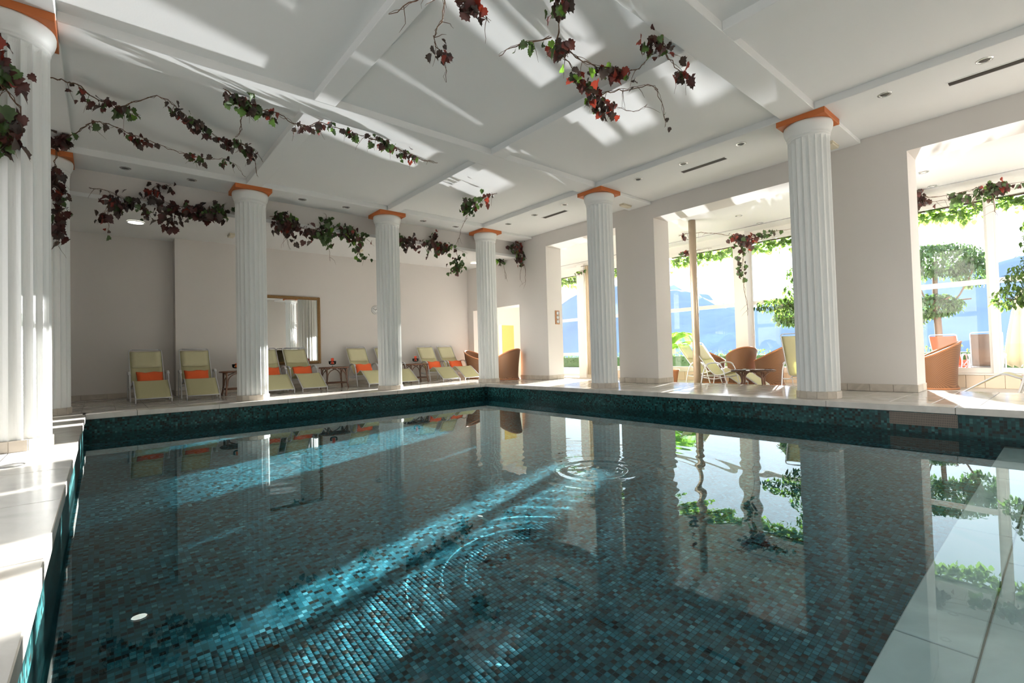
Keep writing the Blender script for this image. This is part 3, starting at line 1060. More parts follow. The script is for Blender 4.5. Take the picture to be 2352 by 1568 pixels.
def lounger_meshes(sling, tilt=0.0):
    key = (sling, tilt)
    if key in LM:
        return LM[key]
    prof = []
    for y, z in PROF:
        if y > 0.9 and tilt:
            c_, s_ = math.cos(tilt), math.sin(tilt)
            dy, dz = y - 0.9, z - 0.3
            y, z = 0.9 + dy * c_ - dz * s_, 0.3 + dy * s_ + dz * c_
        prof.append((y, z))
    curve = bez([(0, y, z) for y, z in prof], 4)
    out = {}
    rows = []
    N = len(curve)
    for i, p in enumerate(curve):
        u = i / (N - 1)
        sag = 0.020 * (math.sin(PI * min(1, u / 0.33)) if u < 0.33 else math.sin(PI * (u - 0.33) / 0.67))
        rows.append([(x, p.y, p.z - sag * (1 - (x / W) ** 2)) for x in np.linspace(-W + 0.012, W - 0.012, 9)])
    out['sling'] = MB().sheet(rows, 0.006).mesh('sling', sling)
    rows = [[(x, p.y - 0.011, p.z + 0.006 - 0.012 * (1 - (x / W) ** 2)) for x in np.linspace(-W + 0.03, W - 0.03, 7)] for p in curve[-8:]]
    out['head_pad'] = MB().sheet(rows, 0.014).mesh('head_pad', sling if sling != 'sling_green' else 'sling_pocket')
    side = []
    for s in (-1, 1):
        pts = [(s * W, p.y, p.z) for p in curve]
        top = curve[-1]
        d_ = (curve[-1] - curve[-3]).normalized()
        for k_ in range(1, 5):
            a = k_ / 4 * PI / 2
            q = top + d_ * 0.05 * math.sin(a)
            pts.append((s * (W - 0.05 * (1 - math.cos(a))), q.y, q.z))
        side.append(MB().tube(pts, 0.011, 6).mesh('side_rail', 'aluminium'))
    out['rails'] = side
    q = curve[-1] + (curve[-1] - curve[-3]).normalized() * 0.05
    out['top_bar'] = MB().tube([(-W + 0.05, q.y, q.z), (W - 0.05, q.y, q.z)], 0.011, 6).mesh('top_bar', 'aluminium')
    out['foot_bar'] = MB().tube([(-W, 0.0, 0.085), (W, 0.0, 0.085)], 0.011, 6).mesh('foot_bar', 'aluminium')
    out['foot'] = MB().tube([(0, 0, 0.0), (0, 0, 0.09)], 0.011, 6).mesh('foot', 'aluminium')
    arm = bez([(0, 0.62, 0.0), (0, 0.68, 0.22), (0, 0.74, 0.44), (0, 0.82, 0.545), (0, 0.96, 0.565), (0, 1.10, 0.52), (0, 1.19, 0.34), (0, 1.26, 0.0)], 4)
    am = MB()
    am.tube(arm, 0.013, 8)
    out['armrest'] = am.mesh('armrest', 'aluminium')
    pad = [p for p in arm if p.z > 0.50]
    out['arm_pad'] = MB().sheet([[(x, p.y, p.z + 0.014) for x in (-0.022, 0.0, 0.022)] for p in pad], 0.012).mesh('arm_pad', 'aluminium')
    out['brace'] = MB().tube([(-W - 0.03, 0.70, 0.26), (W + 0.03, 0.70, 0.26)], 0.010, 6).mesh('brace', 'aluminium')
    out['brace2'] = MB().tube([(-W - 0.03, 1.215, 0.24), (W + 0.03, 1.215, 0.24)], 0.010, 6).mesh('brace', 'aluminium')
    out['link'] = MB().tube(bez([(0, 0.70, 0.26), (0, 0.95, 0.21), (0, 1.215, 0.24)], 4), 0.009, 6).mesh('link_bar', 'aluminium')
    LM[key] = out
    return out


def lounger(loc, rz, label, group, sling='sling_green', tilt=0.0, cat='lounger'):
    o_ = lounger_meshes(sling, tilt)
    t_ = empty('sun_lounger', loc, rz, label, cat, group)
    s_ = link('sling', o_['sling'], t_)
    link('head_pad', o_['head_pad'], s_)
    for me_ in o_['rails']:
        link('side_rail', me_, t_)
    link('top_bar', o_['top_bar'], t_)
    link('foot_bar', o_['foot_bar'], t_)
    for s in (-1, 1):
        link('foot', o_['foot'], t_, (s * W, 0, 0))
        a_ = link('armrest', o_['armrest'], t_, (s * (W + 0.035), 0, 0))
        link('arm_pad', o_['arm_pad'], a_)
        link('link_bar', o_['link'], t_, (s * (W + 0.022), 0, 0))
    link('brace', o_['brace'], t_)
    link('brace', o_['brace2'], t_)
    return t_


def pillow(name, loc, rot, label, size=(0.44, 0.13, 0.30), m='cushion_orange', seed=0, group='orange cushions on the loungers', cat='cushion'):
    rr = random.Random(seed)
    bm = bmesh.new()
    bmesh.ops.create_cube(bm, size=2)
    bmesh.ops.subdivide_edges(bm, edges=bm.edges[:], cuts=5, use_grid_fill=True)
    for v_ in bm.verts:
        x, y, z = v_.co
        f_ = (1 - x * x * 0.75) ** 0.5 * (1 - z * z * 0.75) ** 0.5
        pin = 1 - 0.07 * (1 - abs(x) ** 3) * 0 
        ex = 1 - 0.10 * (1 - x * x) if abs(z) > 0.99 else 1
        v_.co = Vector((x * size[0] / 2 * (1 - 0.06 * (1 - z * z) * abs(x)), y * size[1] / 2 * f_ + rr.uniform(-0.003, 0.003), z * size[2] / 2 * ex + 0.012 * math.sin(x * 5 + seed)))
    mb = MB().bm(bm, True)
    o_ = mb.build(name, m)
    o_.location = loc
    o_.rotation_euler = rot
    return tag(o_, label, cat, group)


GL = 'green sling loungers along the back wall'
lx = [(-7.08, 1.08, 0.03), (-6.29, 1.06, -0.02), (-4.84, 1.13, 0.0), (-4.11, 1.15, 0.02), (-2.53, 1.18, 0.0), (-1.69, 1.2, 0.02), (-0.37, 1.22, 0.0), (0.36, 1.22, 0.02)]
names = ['green sling lounger first from the left along the back wall', 'green sling lounger second from the left, left of the first rattan table',
         'green sling lounger half hidden by the mirror column, under the mirror', 'green sling lounger in front of the right part of the mirror',
         'green sling lounger right of the second rattan table', 'green sling lounger mostly hidden by the clock column',
         'green sling lounger right of the third rattan table', 'green sling lounger last in the row, by the doorway corner']
cn = ['first', 'second', 'third', 'fourth', 'fifth', 'sixth', 'seventh', 'last']
for i_, ((x, y, rz), nm) in enumerate(zip(lx, names)):
    lounger((x, y, 0), rz, nm, GL)
    if i_ != 5:
        pillow('cushion', (x + 0.02 * math.sin(i_ * 3), y + 0.905, 0.43), (R(-30), 0, rz + R(random.uniform(-4, 4))), 'orange cushion on the %s lounger from the left' % cn[i_], seed=i_)


# ------------------------------------------------------------------ rattan tables with candles
def side_table(loc, rz, label, group='rattan side tables between loungers', a=0.34, b=0.27, h=0.52):
    t_ = empty('rattan_table', loc, rz, label, 'table', group)
    top = MB()
    nn = 40
    sup = lambda k_, s: (s * a * abs(math.cos(k_)) ** 0.75 * math.copysign(1, math.cos(k_)), s * b * abs(math.sin(k_)) ** 0.75 * math.copysign(1, math.sin(k_)))
    ring = [sup(2 * PI * k_ / nn, 1) for k_ in range(nn)]
    v_ = [(x, y, h - 0.028) for x, y in ring] + [(x, y, h) for x, y in ring]
    top.add(v_, [tuple(range(nn, 2 * nn)), tuple(range(nn - 1, -1, -1))] + [(k_, (k_ + 1) % nn, nn + (k_ + 1) % nn, nn + k_) for k_ in range(nn)])
    tp = top.build('table_top', 'rattan_top', t_)
    MB().tube([(x * 1.01, y * 1.01, h - 0.013) for x, y in ring], 0.018, 8, closed=True).build('rim', 'rattan_dark', tp)
    lx_, ly_ = a * 0.72, b * 0.70
    corners = [(-lx_, -ly_), (lx_, -ly_), (lx_, ly_), (-lx_, ly_)]
    for x, y in corners:
        MB().tube(bez([(x * 1.12, y * 1.12, 0.0), (x * 1.02, y * 1.02, 0.18), (x, y, 0.36), (x * 1.0, y * 1.0, h - 0.03)], 4), 0.019, 8).build('leg', 'rattan_dark', t_)
    for k_ in range(4):
        (x0, y0), (x1, y1) = corners[k_], corners[(k_ + 1) % 4]
        for (xa, ya, xb, yb) in ((x0, y0, x1, y1), (x1, y1, x0, y0)):
            f_ = lambda s: (xa + (xb - xa) * s, ya + (yb - ya) * s)
            p0, p1, p2, p3 = f_(0.02), f_(0.06), f_(0.20), f_(0.44)
            MB().tube(bez([(*p0, 0.20), (*p1, 0.34), (*p2, h - 0.09), (*p3, h - 0.04)], 4), 0.011, 6).build('bent_brace', 'rattan_dark', t_)
        MB().tube([(x0 * 1.06, y0 * 1.06, 0.13), (x1 * 1.06, y1 * 1.06, 0.13)], 0.014, 6).build('stretcher', 'rattan_dark', t_)
    return t_


side_table((-5.52, 1.95, 0), 0, 'dark rattan side table left of the mirror column')
side_table((-3.36, 2.0, 0), 0, 'dark rattan side table right of the mirror, red candle on it')
side_table((-1.03, 2.05, 0), 0, 'dark rattan side table half hidden by the clock column')


def candle_set(x, y, z, col, lab_g, lab_c, tall=0.15):
    t_ = empty('candle_glass', (x, y, z), 0, lab_g, 'candle holder', 'footed candle glasses')
    MB().lathe([(0.055, 0.0), (0.05, 0.006), (0.012, 0.014), (0.010, 0.045), (0.03, 0.055)], 20).build('foot', 'clear_glass', t_)
    MB().lathe([(0.006, 0.056), (0.055, 0.06), (0.085, 0.085), (0.092, 0.15), (0.089, 0.15), (0.081, 0.088), (0.052, 0.066), (0.006, 0.064)], 24, cap=False).build('bowl', 'clear_glass', t_)
    c_ = empty('candle', (x, y, z + 0.0665), 0, lab_c, 'candle', 'candles in glasses')
    MB().lathe([(0.034, 0.0), (0.035, tall), (0.028, tall - 0.004), (0.004, tall - 0.010)], 18).build('wax', col, c_)
    MB().tube([(0, 0, tall - 0.011), (0.002, 0, tall + 0.012)], 0.0018, 5).build('wick', 'clock_black', c_)


candle_set(-5.56, 1.85, 0.521, 'candle_orange', 'footed glass on the table left of the mirror column', 'short orange candle in the glass left of the mirror column', 0.10)
candle_set(-3.42, 1.95, 0.521, 'candle_red', 'footed glass on the table right of the mirror', 'tall orange red candle right of the mirror', 0.16)
candle_set(-1.06, 2.0, 0.521, 'candle_red', 'footed glass beside the clock column', 'red candle beside the clock column', 0.15)


# ------------------------------------------------------------------ wicker barrel chairs
def wicker_chair(loc, rz, label, group='wicker barrel chairs', h=0.84):
    """Front of the chair looks along -y before turning."""
    t_ = empty('wicker_chair', loc, rz, label, 'chair', group)
    rows = []
    M_, K_ = 15, 49
    amax = R(158)

    def rad(z, top):
        u = z / top
        return 0.275 + 0.055 * (1 - min(1, z / 0.12)) ** 2 * 1.0 + 0.03 * min(1, z / 0.42) + 0.055 * max(0, (z - 0.42) / 0.42)
    topz = []
    for j in range(K_):
        a_ = -amax + 2 * amax * j / (K_ - 1)
        c_ = (math.cos(a_) + 1) / 2
        topz.append(0.57 + (h - 0.57) * c_ ** 1.2)
    for i in range(M_):
        row_ = []
        for j in range(K_):
            a_ = -amax + 2 * amax * j / (K_ - 1)
            z = 0.02 + (topz[j] - 0.02) * i / (M_ - 1)
            r_ = rad(z, topz[j])
            row_.append((r_ * math.sin(a_), r_ * math.cos(a_) * 0.95, z))
        rows.append(row_)
    sh_ = MB().sheet(rows, 0.022).build('shell', 'wicker', t_)
    MB().tube(rows[-1], 0.019, 8).build('rim', 'wicker_rim', sh_)
    MB().tube([(x, y, 0.02) for x, y, z in rows[0]], 0.018, 8).build('base_ring', 'wicker_rim', sh_)
    # woven front apron and seat
    a0 = amax
    rowsf = []
    for i in range(6):
        z = 0.02 + 0.36 * i / 5
        r_ = rad(z, 0.46)
        rowsf.append([(r_ * math.sin(a_), r_ * math.cos(a_) * 0.95, z) for a_ in np.linspace(amax, 2 * PI - amax, 9)])
    MB().sheet(rowsf, 0.02).build('apron', 'wicker', t_)
    MB().lathe([(0.0, 0.36), (0.285, 0.36), (0.285, 0.385), (0.0, 0.385)], 28, cap=False).build('seat', 'wicker', t_)
    MB().lathe([(0.0, 0.386), (0.25, 0.386), (0.272, 0.41), (0.268, 0.44), (0.24, 0.455), (0.0, 0.46)], 28, cap=False).build('cushion', 'cushion_navy', t_)
    return t_


wicker_chair((1.02, 0.42, 0), R(-165), 'brown wicker barrel chair right of the corner column, before the doorway', h=0.86)
wicker_chair((1.0, 1.95, 0), R(20), 'brown wicker barrel chair left of the corner column, navy seat showing', h=0.86)
wicker_chair((4.45, -8.38, FLOW), R(-165), 'brown wicker barrel chair in the right hand opening by the window', h=0.90)
wicker_chair((4.25, -4.72, FLOW), R(139), 'brown wicker barrel chair seen from behind, beyond the round table', h=0.90)
wicker_chair((4.05, -5.46, FLOW), R(-165), 'brown wicker barrel chair right of the round table', h=0.90)
wicker_chair((4.35, -3.92, FLOW), R(40), 'brown wicker barrel chair behind the yellow lit loungers', h=0.90)

# round glass topped rattan table in the sun room
t = empty('round_table', (2.32, -5.83, FLOW), 0, 'round rattan table with pale glass top in the sun room', 'table')
MB().lathe([(0.0, 0.40), (0.40, 0.40), (0.42, 0.42), (0.42, 0.43), (0.0, 0.435)], 40, cap=False).build('table_top', 'rattan_top', t)
MB().lathe([(0.0, 0.437), (0.40, 0.437), (0.40, 0.443), (0.0, 0.443)], 40, cap=False).build('glass', 'clear_glass', t)
for k_ in range(4):
    a_ = PI / 4 + k_ * PI / 2 + 0.3
    c_, s_ = math.cos(a_), math.sin(a_)
    MB().tube(bez([(0.30 * c_, 0.30 * s_, 0.0), (0.26 * c_, 0.26 * s_, 0.2), (0.25 * c_, 0.25 * s_, 0.40)], 5), 0.022, 8).build('leg', 'rattan_dark', t)
    for sgn in (-1, 1):
        b_ = a_ + sgn * 0.55
        MB().tube(bez([(0.26 * c_, 0.26 * s_, 0.17), (0.27 * math.cos(a_ + sgn * 0.15), 0.27 * math.sin(a_ + sgn * 0.15), 0.32), (0.32 * math.cos(b_), 0.32 * math.sin(b_), 0.398)], 4), 0.012, 6).build('bent_brace', 'rattan_dark', t)

# loungers of the sun room
GS = 'loungers in the sun room'
lounger((2.95, -5.78, FLOW), R(2), 'sunlit yellow green lounger behind the bronze pole, first of two', GS)
lounger((3.58, -5.05, FLOW), R(2), 'sunlit yellow green lounger left of the bronze pole', GS)
lounger((3.98, -6.52, FLOW), R(90), 'lounger with upright back beside the large window column', GS, tilt=R(14))
lounger((2.62, -8.93, FLOW), R(180), 'lounger seen sideways with orange cushion in the right hand opening', GS, tilt=-R(18))
pillow('cushion', (2.62, -9.81, FLOW + 0.40), (R(-55), 0, R(180)), 'orange cushion on the sideways lounger in the right hand opening', seed=21)

# bronze pole and curtains
t = empty('bronze_pole', (2.65, -4.43, FLOW), 0, 'bronze metal pole in the sun room', 'pole')
MB().lathe([(0.081, 0.0), (0.081, 3.87)], 24).build('shaft', 'bronze_pole', t)
MB().lathe([(0.12, 0.0), (0.12, 0.012), (0.083, 0.02)], 24).build('base', 'bronze_pole', t)
t = empty('curtain', (4.72, -1.62, FLOW), 0, 'added beige curtain, unseen behind the pier between the first two openings, narrowing the sun streaks', 'curtain', 'sun room curtains')  # added to cut the sun through the first opening into narrower streaks
rows = []
for z in np.linspace(0.12, 3.70, 8):
    rows.append([(0.06 * math.sin(u * 2 * PI * 12 + 0.3 * z), -0.50 + 1.0 * u, z) for u in np.linspace(0, 1, 121)])
MB().sheet(rows, 0.006).build('cloth', 'curtain', t)
MB().tube([(0, -0.6, 3.76), (0, 0.6, 3.76)], 0.014, 8).build('rod', 'steel', t)
t = empty('curtain', (4.72, 0.42, FLOW), 0, 'gathered beige curtain beside the white window post', 'curtain', 'sun room curtains')
rows = []
for z in np.linspace(0.12, 3.78, 8):
    rows.append([(0.05 * math.sin(u * 2 * PI * 6 + 0.3 * z), -0.22 + 0.44 * u, z) for u in np.linspace(0, 1, 61)])
MB().sheet(rows, 0.006).build('cloth', 'curtain', t)
MB().tube([(0, -0.5, 3.80), (0, 0.4, 3.80)], 0.014, 8).build('rod', 'steel', t)


# ------------------------------------------------------------------ vines: every leaf an object of its own
def leaf_mesh(name, m, kind='vine', fold=0.18):
    """Lobed leaf about 1 unit long, stalk end at the origin, lying in the xy plane, a little folded and wavy."""
    if kind == 'vine':
        half_ = [(0.0, 0.02), (0.16, -0.10), (0.30, -0.04), (0.33, 0.10), (0.46, 0.16), (0.40, 0.34), (0.50, 0.46), (0.33, 0.54), (0.26, 0.62), (0.24, 0.78), (0.12, 0.80), (0.0, 1.0)]
    else:
        half_ = [(0.0, 0.0), (0.14, 0.12), (0.22, 0.32), (0.22, 0.52), (0.13, 0.78), (0.0, 1.0)]
    z = lambda x, y: abs(x) * fold + 0.07 * math.sin(y * 5.5) * (0.4 + abs(x)) - 0.10 * y * y
    v_ = [(0, 0.45, z(0, 0.45))]
    ring_ = [(x, y) for x, y in half_] + [(-x, y) for x, y in half_[-2:0:-1]]
    v_ += [(x, y, z(x, y)) for x, y in ring_]
    n_ = len(ring_)
    f_ = [(0, 1 + i, 1 + (i + 1) % n_) for i in range(n_)]
    me_ = MB().add(v_, f_, True).mesh(name, m)
    return me_


LEAF = [leaf_mesh('leaf', m.name) for m in LEAFM]
LEAF2 = [leaf_mesh('leaf', m.name, fold=0.45) for m in LEAFM]
MIX = {'red': (0.10, 0.38, 0.34, 0.18, 0.0), 'dark': (0.22, 0.42, 0.30, 0.06, 0.0), 'green': (0.74, 0.14, 0.08, 0.0, 0.04),
       'mixed': (0.42, 0.30, 0.20, 0.06, 0.02), 'lit': (0.10, 0.30, 0.30, 0.20, 0.10), 'maroon': (0.05, 0.50, 0.42, 0.03, 0.0)}


def vine(label, strands, seed, group='trailing vines', stem_r=0.007, twigs=True):
    """strands: (points, leaves per metre, colour mix, leaf size, spread, list of bare intervals 0..1)"""
    rr = random.Random(seed)
    org = Vector(strands[0][0][0])
    t_ = empty('trailing_vine', org, 0, label, 'vine', group)
    st_ = MB()
    for pts, dens, mix, size, spread, bare in strands:
        P = bez([Vector(p) - org + Vector((rr.uniform(-1, 1), rr.uniform(-1, 1), rr.uniform(-1, 0.4))) * 0.015 for p in pts], 4)
        for k_ in range(2):
            q = [p + Vector((rr.uniform(-1, 1), rr.uniform(-1, 1), rr.uniform(-1, 1))) * 0.016 for p in P]
            st_.tube(q, [stem_r * (1 - 0.6 * i / len(q)) * (1 if k_ == 0 else 0.55) for i in range(len(q))], 5)
        L_ = [0]
        for a, b in zip(P[:-1], P[1:]):
            L_.append(L_[-1] + (b - a).length)
        tot = L_[-1]
        if twigs:
            for k_ in range(int(tot * 2.2) + 1):
                i = rr.randrange(len(P))
                p = P[i]
                d_ = Vector((rr.uniform(-1, 1), rr.uniform(-1, 1), rr.uniform(-1.2, 0.15)))
                q = [p]
                for j in range(4):
                    d_ = d_ + Vector((rr.uniform(-0.5, 0.5), rr.uniform(-0.5, 0.5), -0.25))
                    q.append(q[-1] + d_.normalized() * rr.uniform(0.03, 0.08))
                st_.tube(q, [0.0035, 0.003, 0.0025, 0.002, 0.0012], 4)
        n_ = int(tot * dens * 1.25)
        # leaves sit in clumps along the strand
        clumps = [rr.random() for _ in range(max(2, int(tot * 2.6)))]
        k_ = 0
        guard = 0
        while k_ < n_ and guard < n_ * 20:
            guard += 1
            u = rr.choice(clumps) + rr.gauss(0, 0.10 / max(0.4, tot))
            if not 0 <= u <= 1 or any(a <= u <= b for a, b in bare):
                continue
            s_ = u * tot
            i = max(j for j in range(len(L_)) if L_[j] <= s_)
            p = P[min(i, len(P) - 1)]
            c_ = rr.choices(range(5), MIX[mix])[0]
            sz = size * 0.84 * rr.uniform(0.5, 1.2)
            me_ = (LEAF if rr.random() < 0.5 else LEAF2)[c_]
            lf = link('leaf', me_, t_)
            lf.location = p + Vector((rr.gauss(0, 1), rr.gauss(0, 1), rr.gauss(-0.35, 0.7))) * spread
            lf.rotation_euler = (rr.uniform(-1.9, -0.5), rr.uniform(-0.7, 0.7), rr.uniform(0, 2 * PI))
            lf.scale = (sz, sz, sz)
            k_ += 1
    st_.build('stem', 'vine_stem', t_)
    return t_


def dz(pts, d):
    return [(x, y, z + d) for x, y, z in pts]


v1 = [(-8.33, -2.58, 3.97), (-8.26, -2.86, 3.97), (-8.12, -2.89, 3.97), (-8.03, -2.87, 3.97), (-7.9, -2.57, 3.97), (-7.75, -2.54, 3.97), (-7.65, -2.55, 3.97), (-7.5, -2.82, 3.97), (-7.29, -3.11, 3.97), (-7.11, -2.95, 3.97), (-6.98, -2.73, 3.97), (-6.79, -2.46, 3.97), (-6.63, -2.34, 3.97), (-6.45, -2.22, 3.97), (-6.28, -2.23, 3.97), (-6.04, -2.14, 3.97), (-5.85, -1.8, 3.94)]
vine('long vine strand along the ceiling bay left of the mirror column, upper of two', [(v1, 22, 'dark', 0.125, 0.05, [(0.30, 0.36), (0.46, 0.52)]), ([(-7.65, -2.56, 3.96), (-7.55, -2.45, 3.94), (-7.45, -2.5, 3.92)], 60, 'green', 0.13, 0.06, []), ([(-6.4, -2.22, 3.95), (-6.2, -2.3, 3.92), (-6.0, -2.0, 3.85), (-5.88, -1.6, 3.75)], 18, 'dark', 0.12, 0.05, [(0.6, 1)])], 1)
v2 = [(-8.37, -0.68, 3.97), (-8.26, -0.94, 3.97), (-8.16, -1.1, 3.97), (-8.02, -1.51, 3.97), (-7.9, -1.83, 3.97), (-7.77, -1.86, 3.97), (-7.54, -1.72, 3.97), (-7.33, -1.61, 3.97), (-7.05, -1.43, 3.97), (-6.85, -1.35, 3.97), (-6.64, -1.29, 3.97), (-6.45, -1.42, 3.97), (-6.29, -1.45, 3.97), (-6.09, -1.23, 3.97), (-5.88, -0.78, 3.97)]
vine('thin vine strand in the ceiling bay left of the mirror column, lower of two', [(v2, 17, 'dark', 0.12, 0.045, [(0.82, 1.0), (0.30, 0.34)]), (v2[:3], 40, 'maroon', 0.16, 0.05, [])], 2)
v3 = [(-6.7, -3.72, 3.97), (-6.55, -3.64, 3.97), (-6.37, -3.55, 3.97), (-6.26, -3.5, 3.97), (-6.12, -3.51, 3.97), (-5.89, -3.4, 3.97), (-5.76, -3.36, 3.96), (-5.61, -3.45, 3.95), (-5.54, -3.6, 3.95), (-5.37, -3.6, 3.95), (-5.11, -3.58, 3.96), (-4.82, -3.54, 3.96), (-4.62, -3.57, 3.97), (-4.37, -3.5, 3.97), (-4.13, -3.39, 3.97), (-3.82, -3.31, 3.97), (-3.53, -3.33, 3.97)]
vine('long green and red vine along the side of the main ceiling beam', [(v3, 27, 'mixed', 0.115, 0.045, [(0.20, 0.30), (0.46, 0.52)]), (v3[:4], 36, 'green', 0.13, 0.06, []), (v3[6:9], 40, 'red', 0.12, 0.05, []), (v3[11:], 24, 'dark', 0.11, 0.06, []), ([(-6.36, -3.5, 3.97), (-6.43, -3.25, 3.97), (-6.35, -2.74, 3.97), (-6.34, -2.37, 3.97)], 2, 'dark', 0.10, 0.03, [])], 3)
v4 = [(-6.4, -7.3, 4.0), (-5.7, -6.83, 3.88), (-5.51, -6.67, 3.85), (-5.42, -6.44, 3.82), (-5.35, -6.24, 3.80), (-5.17, -6.13, 3.75), (-5.02, -5.88, 3.70)]
vine('hanging dark red vine end at the top middle of the ceiling', [(v4, 30, 'red', 0.115, 0.05, [(0.86, 1.0)]), ([(-5.5, -6.8, 3.86), (-5.3, -6.85, 3.84), (-5.1, -6.8, 3.82)], 45, 'red', 0.12, 0.05, []), ([(-5.62, -6.7, 3.85), (-5.75, -6.6, 3.84), (-5.85, -6.3, 3.8)], 0, 'red', 0.1, 0.03, [])], 4)
v5 = [(-5.2, -7.6, 3.95), (-4.86, -7.41, 3.9), (-4.59, -7.22, 3.9), (-4.34, -6.92, 3.9), (-4.16, -6.75, 3.9), (-3.88, -6.68, 3.9), (-3.55, -6.56, 3.9), (-3.29, -6.46, 3.9), (-2.98, -6.34, 3.9), (-2.73, -6.42, 3.9), (-2.47, -6.51, 3.9), (-2.46, -6.69, 3.9)]
v5b = [(-4.27, -6.85, 3.9), (-4.03, -6.83, 3.9), (-3.78, -6.81, 3.9), (-3.47, -6.88, 3.9), (-3.28, -7.03, 3.9), (-3.25, -7.21, 3.9), (-3.44, -7.49, 3.92), (-3.35, -7.50, 3.92)]
vine('largest red and green vine hanging from the middle of the sunlit ceiling', [
    (v5, 30, 'lit', 0.13, 0.055, [(0.93, 1.0)]), (v5b, 20, 'lit', 0.13, 0.05, [(0.1, 0.42)]),
    ([(-3.50, -7.47, 3.92), (-3.36, -7.50, 3.9), (-3.28, -7.48, 3.88)], 90, 'red', 0.13, 0.06, []),
    ([(-3.43, -7.50, 3.9), (-3.11, -7.45, 3.86), (-2.77, -7.44, 3.8)], 26, 'red', 0.12, 0.05, [(0.2, 0.6)]),
    ([(-3.18, -6.49, 3.88), (-3.13, -6.7, 3.85), (-3.02, -6.87, 3.85), (-2.86, -7.04, 3.85), (-2.38, -6.88, 3.8), (-1.97, -6.66, 3.75)], 3, 'dark', 0.09, 0.04, []),
    ([(-3.3, -6.46, 3.88), (-3.0, -6.36, 3.86), (-2.8, -6.4, 3.85)], 60, 'red', 0.125, 0.06, []),
    ([(-4.4, -6.9, 3.9), (-4.6, -6.6, 3.88), (-4.7, -6.4, 3.84)], 14, 'green', 0.09, 0.04, [])], 5)


def fascia(label, strands, seed):
    strands = [(a, b * 1.5, c, d * 0.95, e_ * 1.35, f) for a, b, c, d, e_, f in strands]
    return vine(label, strands, seed, 'vines on the fascia over the loungers', 0.0045)


fascia('thick maroon vine bunch on the fascia between the first two far columns', [
    ([(-7.97, 0.38, 3.69), (-7.72, 0.38, 3.67), (-7.43, 0.36, 3.58), (-7.19, 0.36, 3.66), (-6.88, 0.36, 3.61), (-6.54, 0.36, 3.57), (-6.2, 0.36, 3.61), (-5.98, 0.38, 3.78)], 44, 'maroon', 0.165, 0.07, [(0.0, 0.10)]),
    ([(-6.6, 0.36, 3.58), (-6.2, 0.36, 3.60), (-5.98, 0.38, 3.78)], 55, 'green', 0.15, 0.06, []),
    ([(-7.19, 0.36, 3.68), (-7.1, 0.36, 3.88), (-6.84, 0.34, 3.96)], 32, 'maroon', 0.15, 0.05, []),
    ([(-7.44, 0.3, 3.53), (-7.73, 0.3, 3.34), (-7.86, 0.3, 3.24)], 42, 'dark', 0.16, 0.06, []),
    ([(-7.75, 0.3, 3.5), (-7.72, 0.3, 3.19), (-7.71, 0.3, 2.95)], 6, 'dark', 0.12, 0.04, []),
    ([(-7.26, 0.3, 3.48), (-7.17, 0.3, 3.38), (-7.26, 0.3, 3.24)], 30, 'dark', 0.12, 0.05, []),
    ([(-7.02, 0.3, 3.6), (-6.95, 0.3, 3.38), (-6.79, 0.3, 3.2)], 38, 'maroon', 0.16, 0.06, [])], 6)
fascia('thick vine bunch on the fascia between mirror column and clock column', [
    ([(-5.19, 0.38, 3.66), (-4.87, 0.36, 3.66), (-4.52, 0.36, 3.52), (-4.15, 0.36, 3.55), (-3.82, 0.36, 3.65), (-3.47, 0.36, 3.58), (-3.15, 0.36, 3.44)], 52, 'mixed', 0.16, 0.08, []),
    ([(-5.0, 0.36, 3.62), (-4.6, 0.36, 3.52), (-4.3, 0.34, 3.42)], 55, 'maroon', 0.16, 0.08, []),
    ([(-4.1, 0.36, 3.58), (-4.08, 0.36, 3.80), (-4.13, 0.34, 3.93)], 40, 'green', 0.15, 0.05, []),
    ([(-4.99, 0.3, 3.53), (-4.91, 0.3, 3.23), (-4.84, 0.3, 3.0)], 38, 'maroon', 0.15, 0.06, []),
    ([(-4.15, 0.3, 3.46), (-4.06, 0.3, 3.23), (-4.04, 0.3, 2.84)], 30, 'green', 0.13, 0.05, []),
    ([(-3.52, 0.3, 3.53), (-3.47, 0.3, 3.3), (-3.3, 0.3, 3.0)], 36, 'green', 0.15, 0.06, [])], 7)
fascia('vine bunch on the fascia between clock column and far right corner column', [
    ([(-2.46, 0.38, 3.61), (-1.91, 0.36, 3.62), (-1.53, 0.36, 3.57), (-1.14, 0.36, 3.57), (-0.67, 0.36, 3.55), (-0.34, 0.36, 3.44)], 46, 'mixed', 0.15, 0.07, []),
    ([(-2.4, 0.36, 3.60), (-1.9, 0.36, 3.55)], 60, 'maroon', 0.15, 0.09, []),
    ([(-1.47, 0.36, 3.68), (-1.27, 0.34, 3.93)], 30, 'dark', 0.13, 0.05, []),
    ([(-1.54, 0.3, 3.45), (-1.61, 0.3, 3.17)], 14, 'dark', 0.12, 0.04, []),
    ([(-0.75, 0.3, 3.52), (-0.69, 0.3, 3.15), (-0.89, 0.3, 2.85)], 48, 'green', 0.15, 0.07, []),
    ([(-1.77, -2.73, 3.96), (-1.87, -2.43, 3.96), (-1.97, -2.13, 3.95), (-1.6, -1.45, 3.93)], 26, 'dark', 0.13, 0.05, []),
    ([(-1.97, -2.1, 3.95), (-1.6, -1.45, 3.93), (-1.45, -1.2, 3.86)], 60, 'green', 0.13, 0.06, []),
    ([(-1.45, -1.2, 3.86), (-1.25, -0.7, 3.75), (-1.05, -0.3, 3.66), (-0.85, 0.2, 3.5)], 1, 'green', 0.1, 0.03, [])], 8)
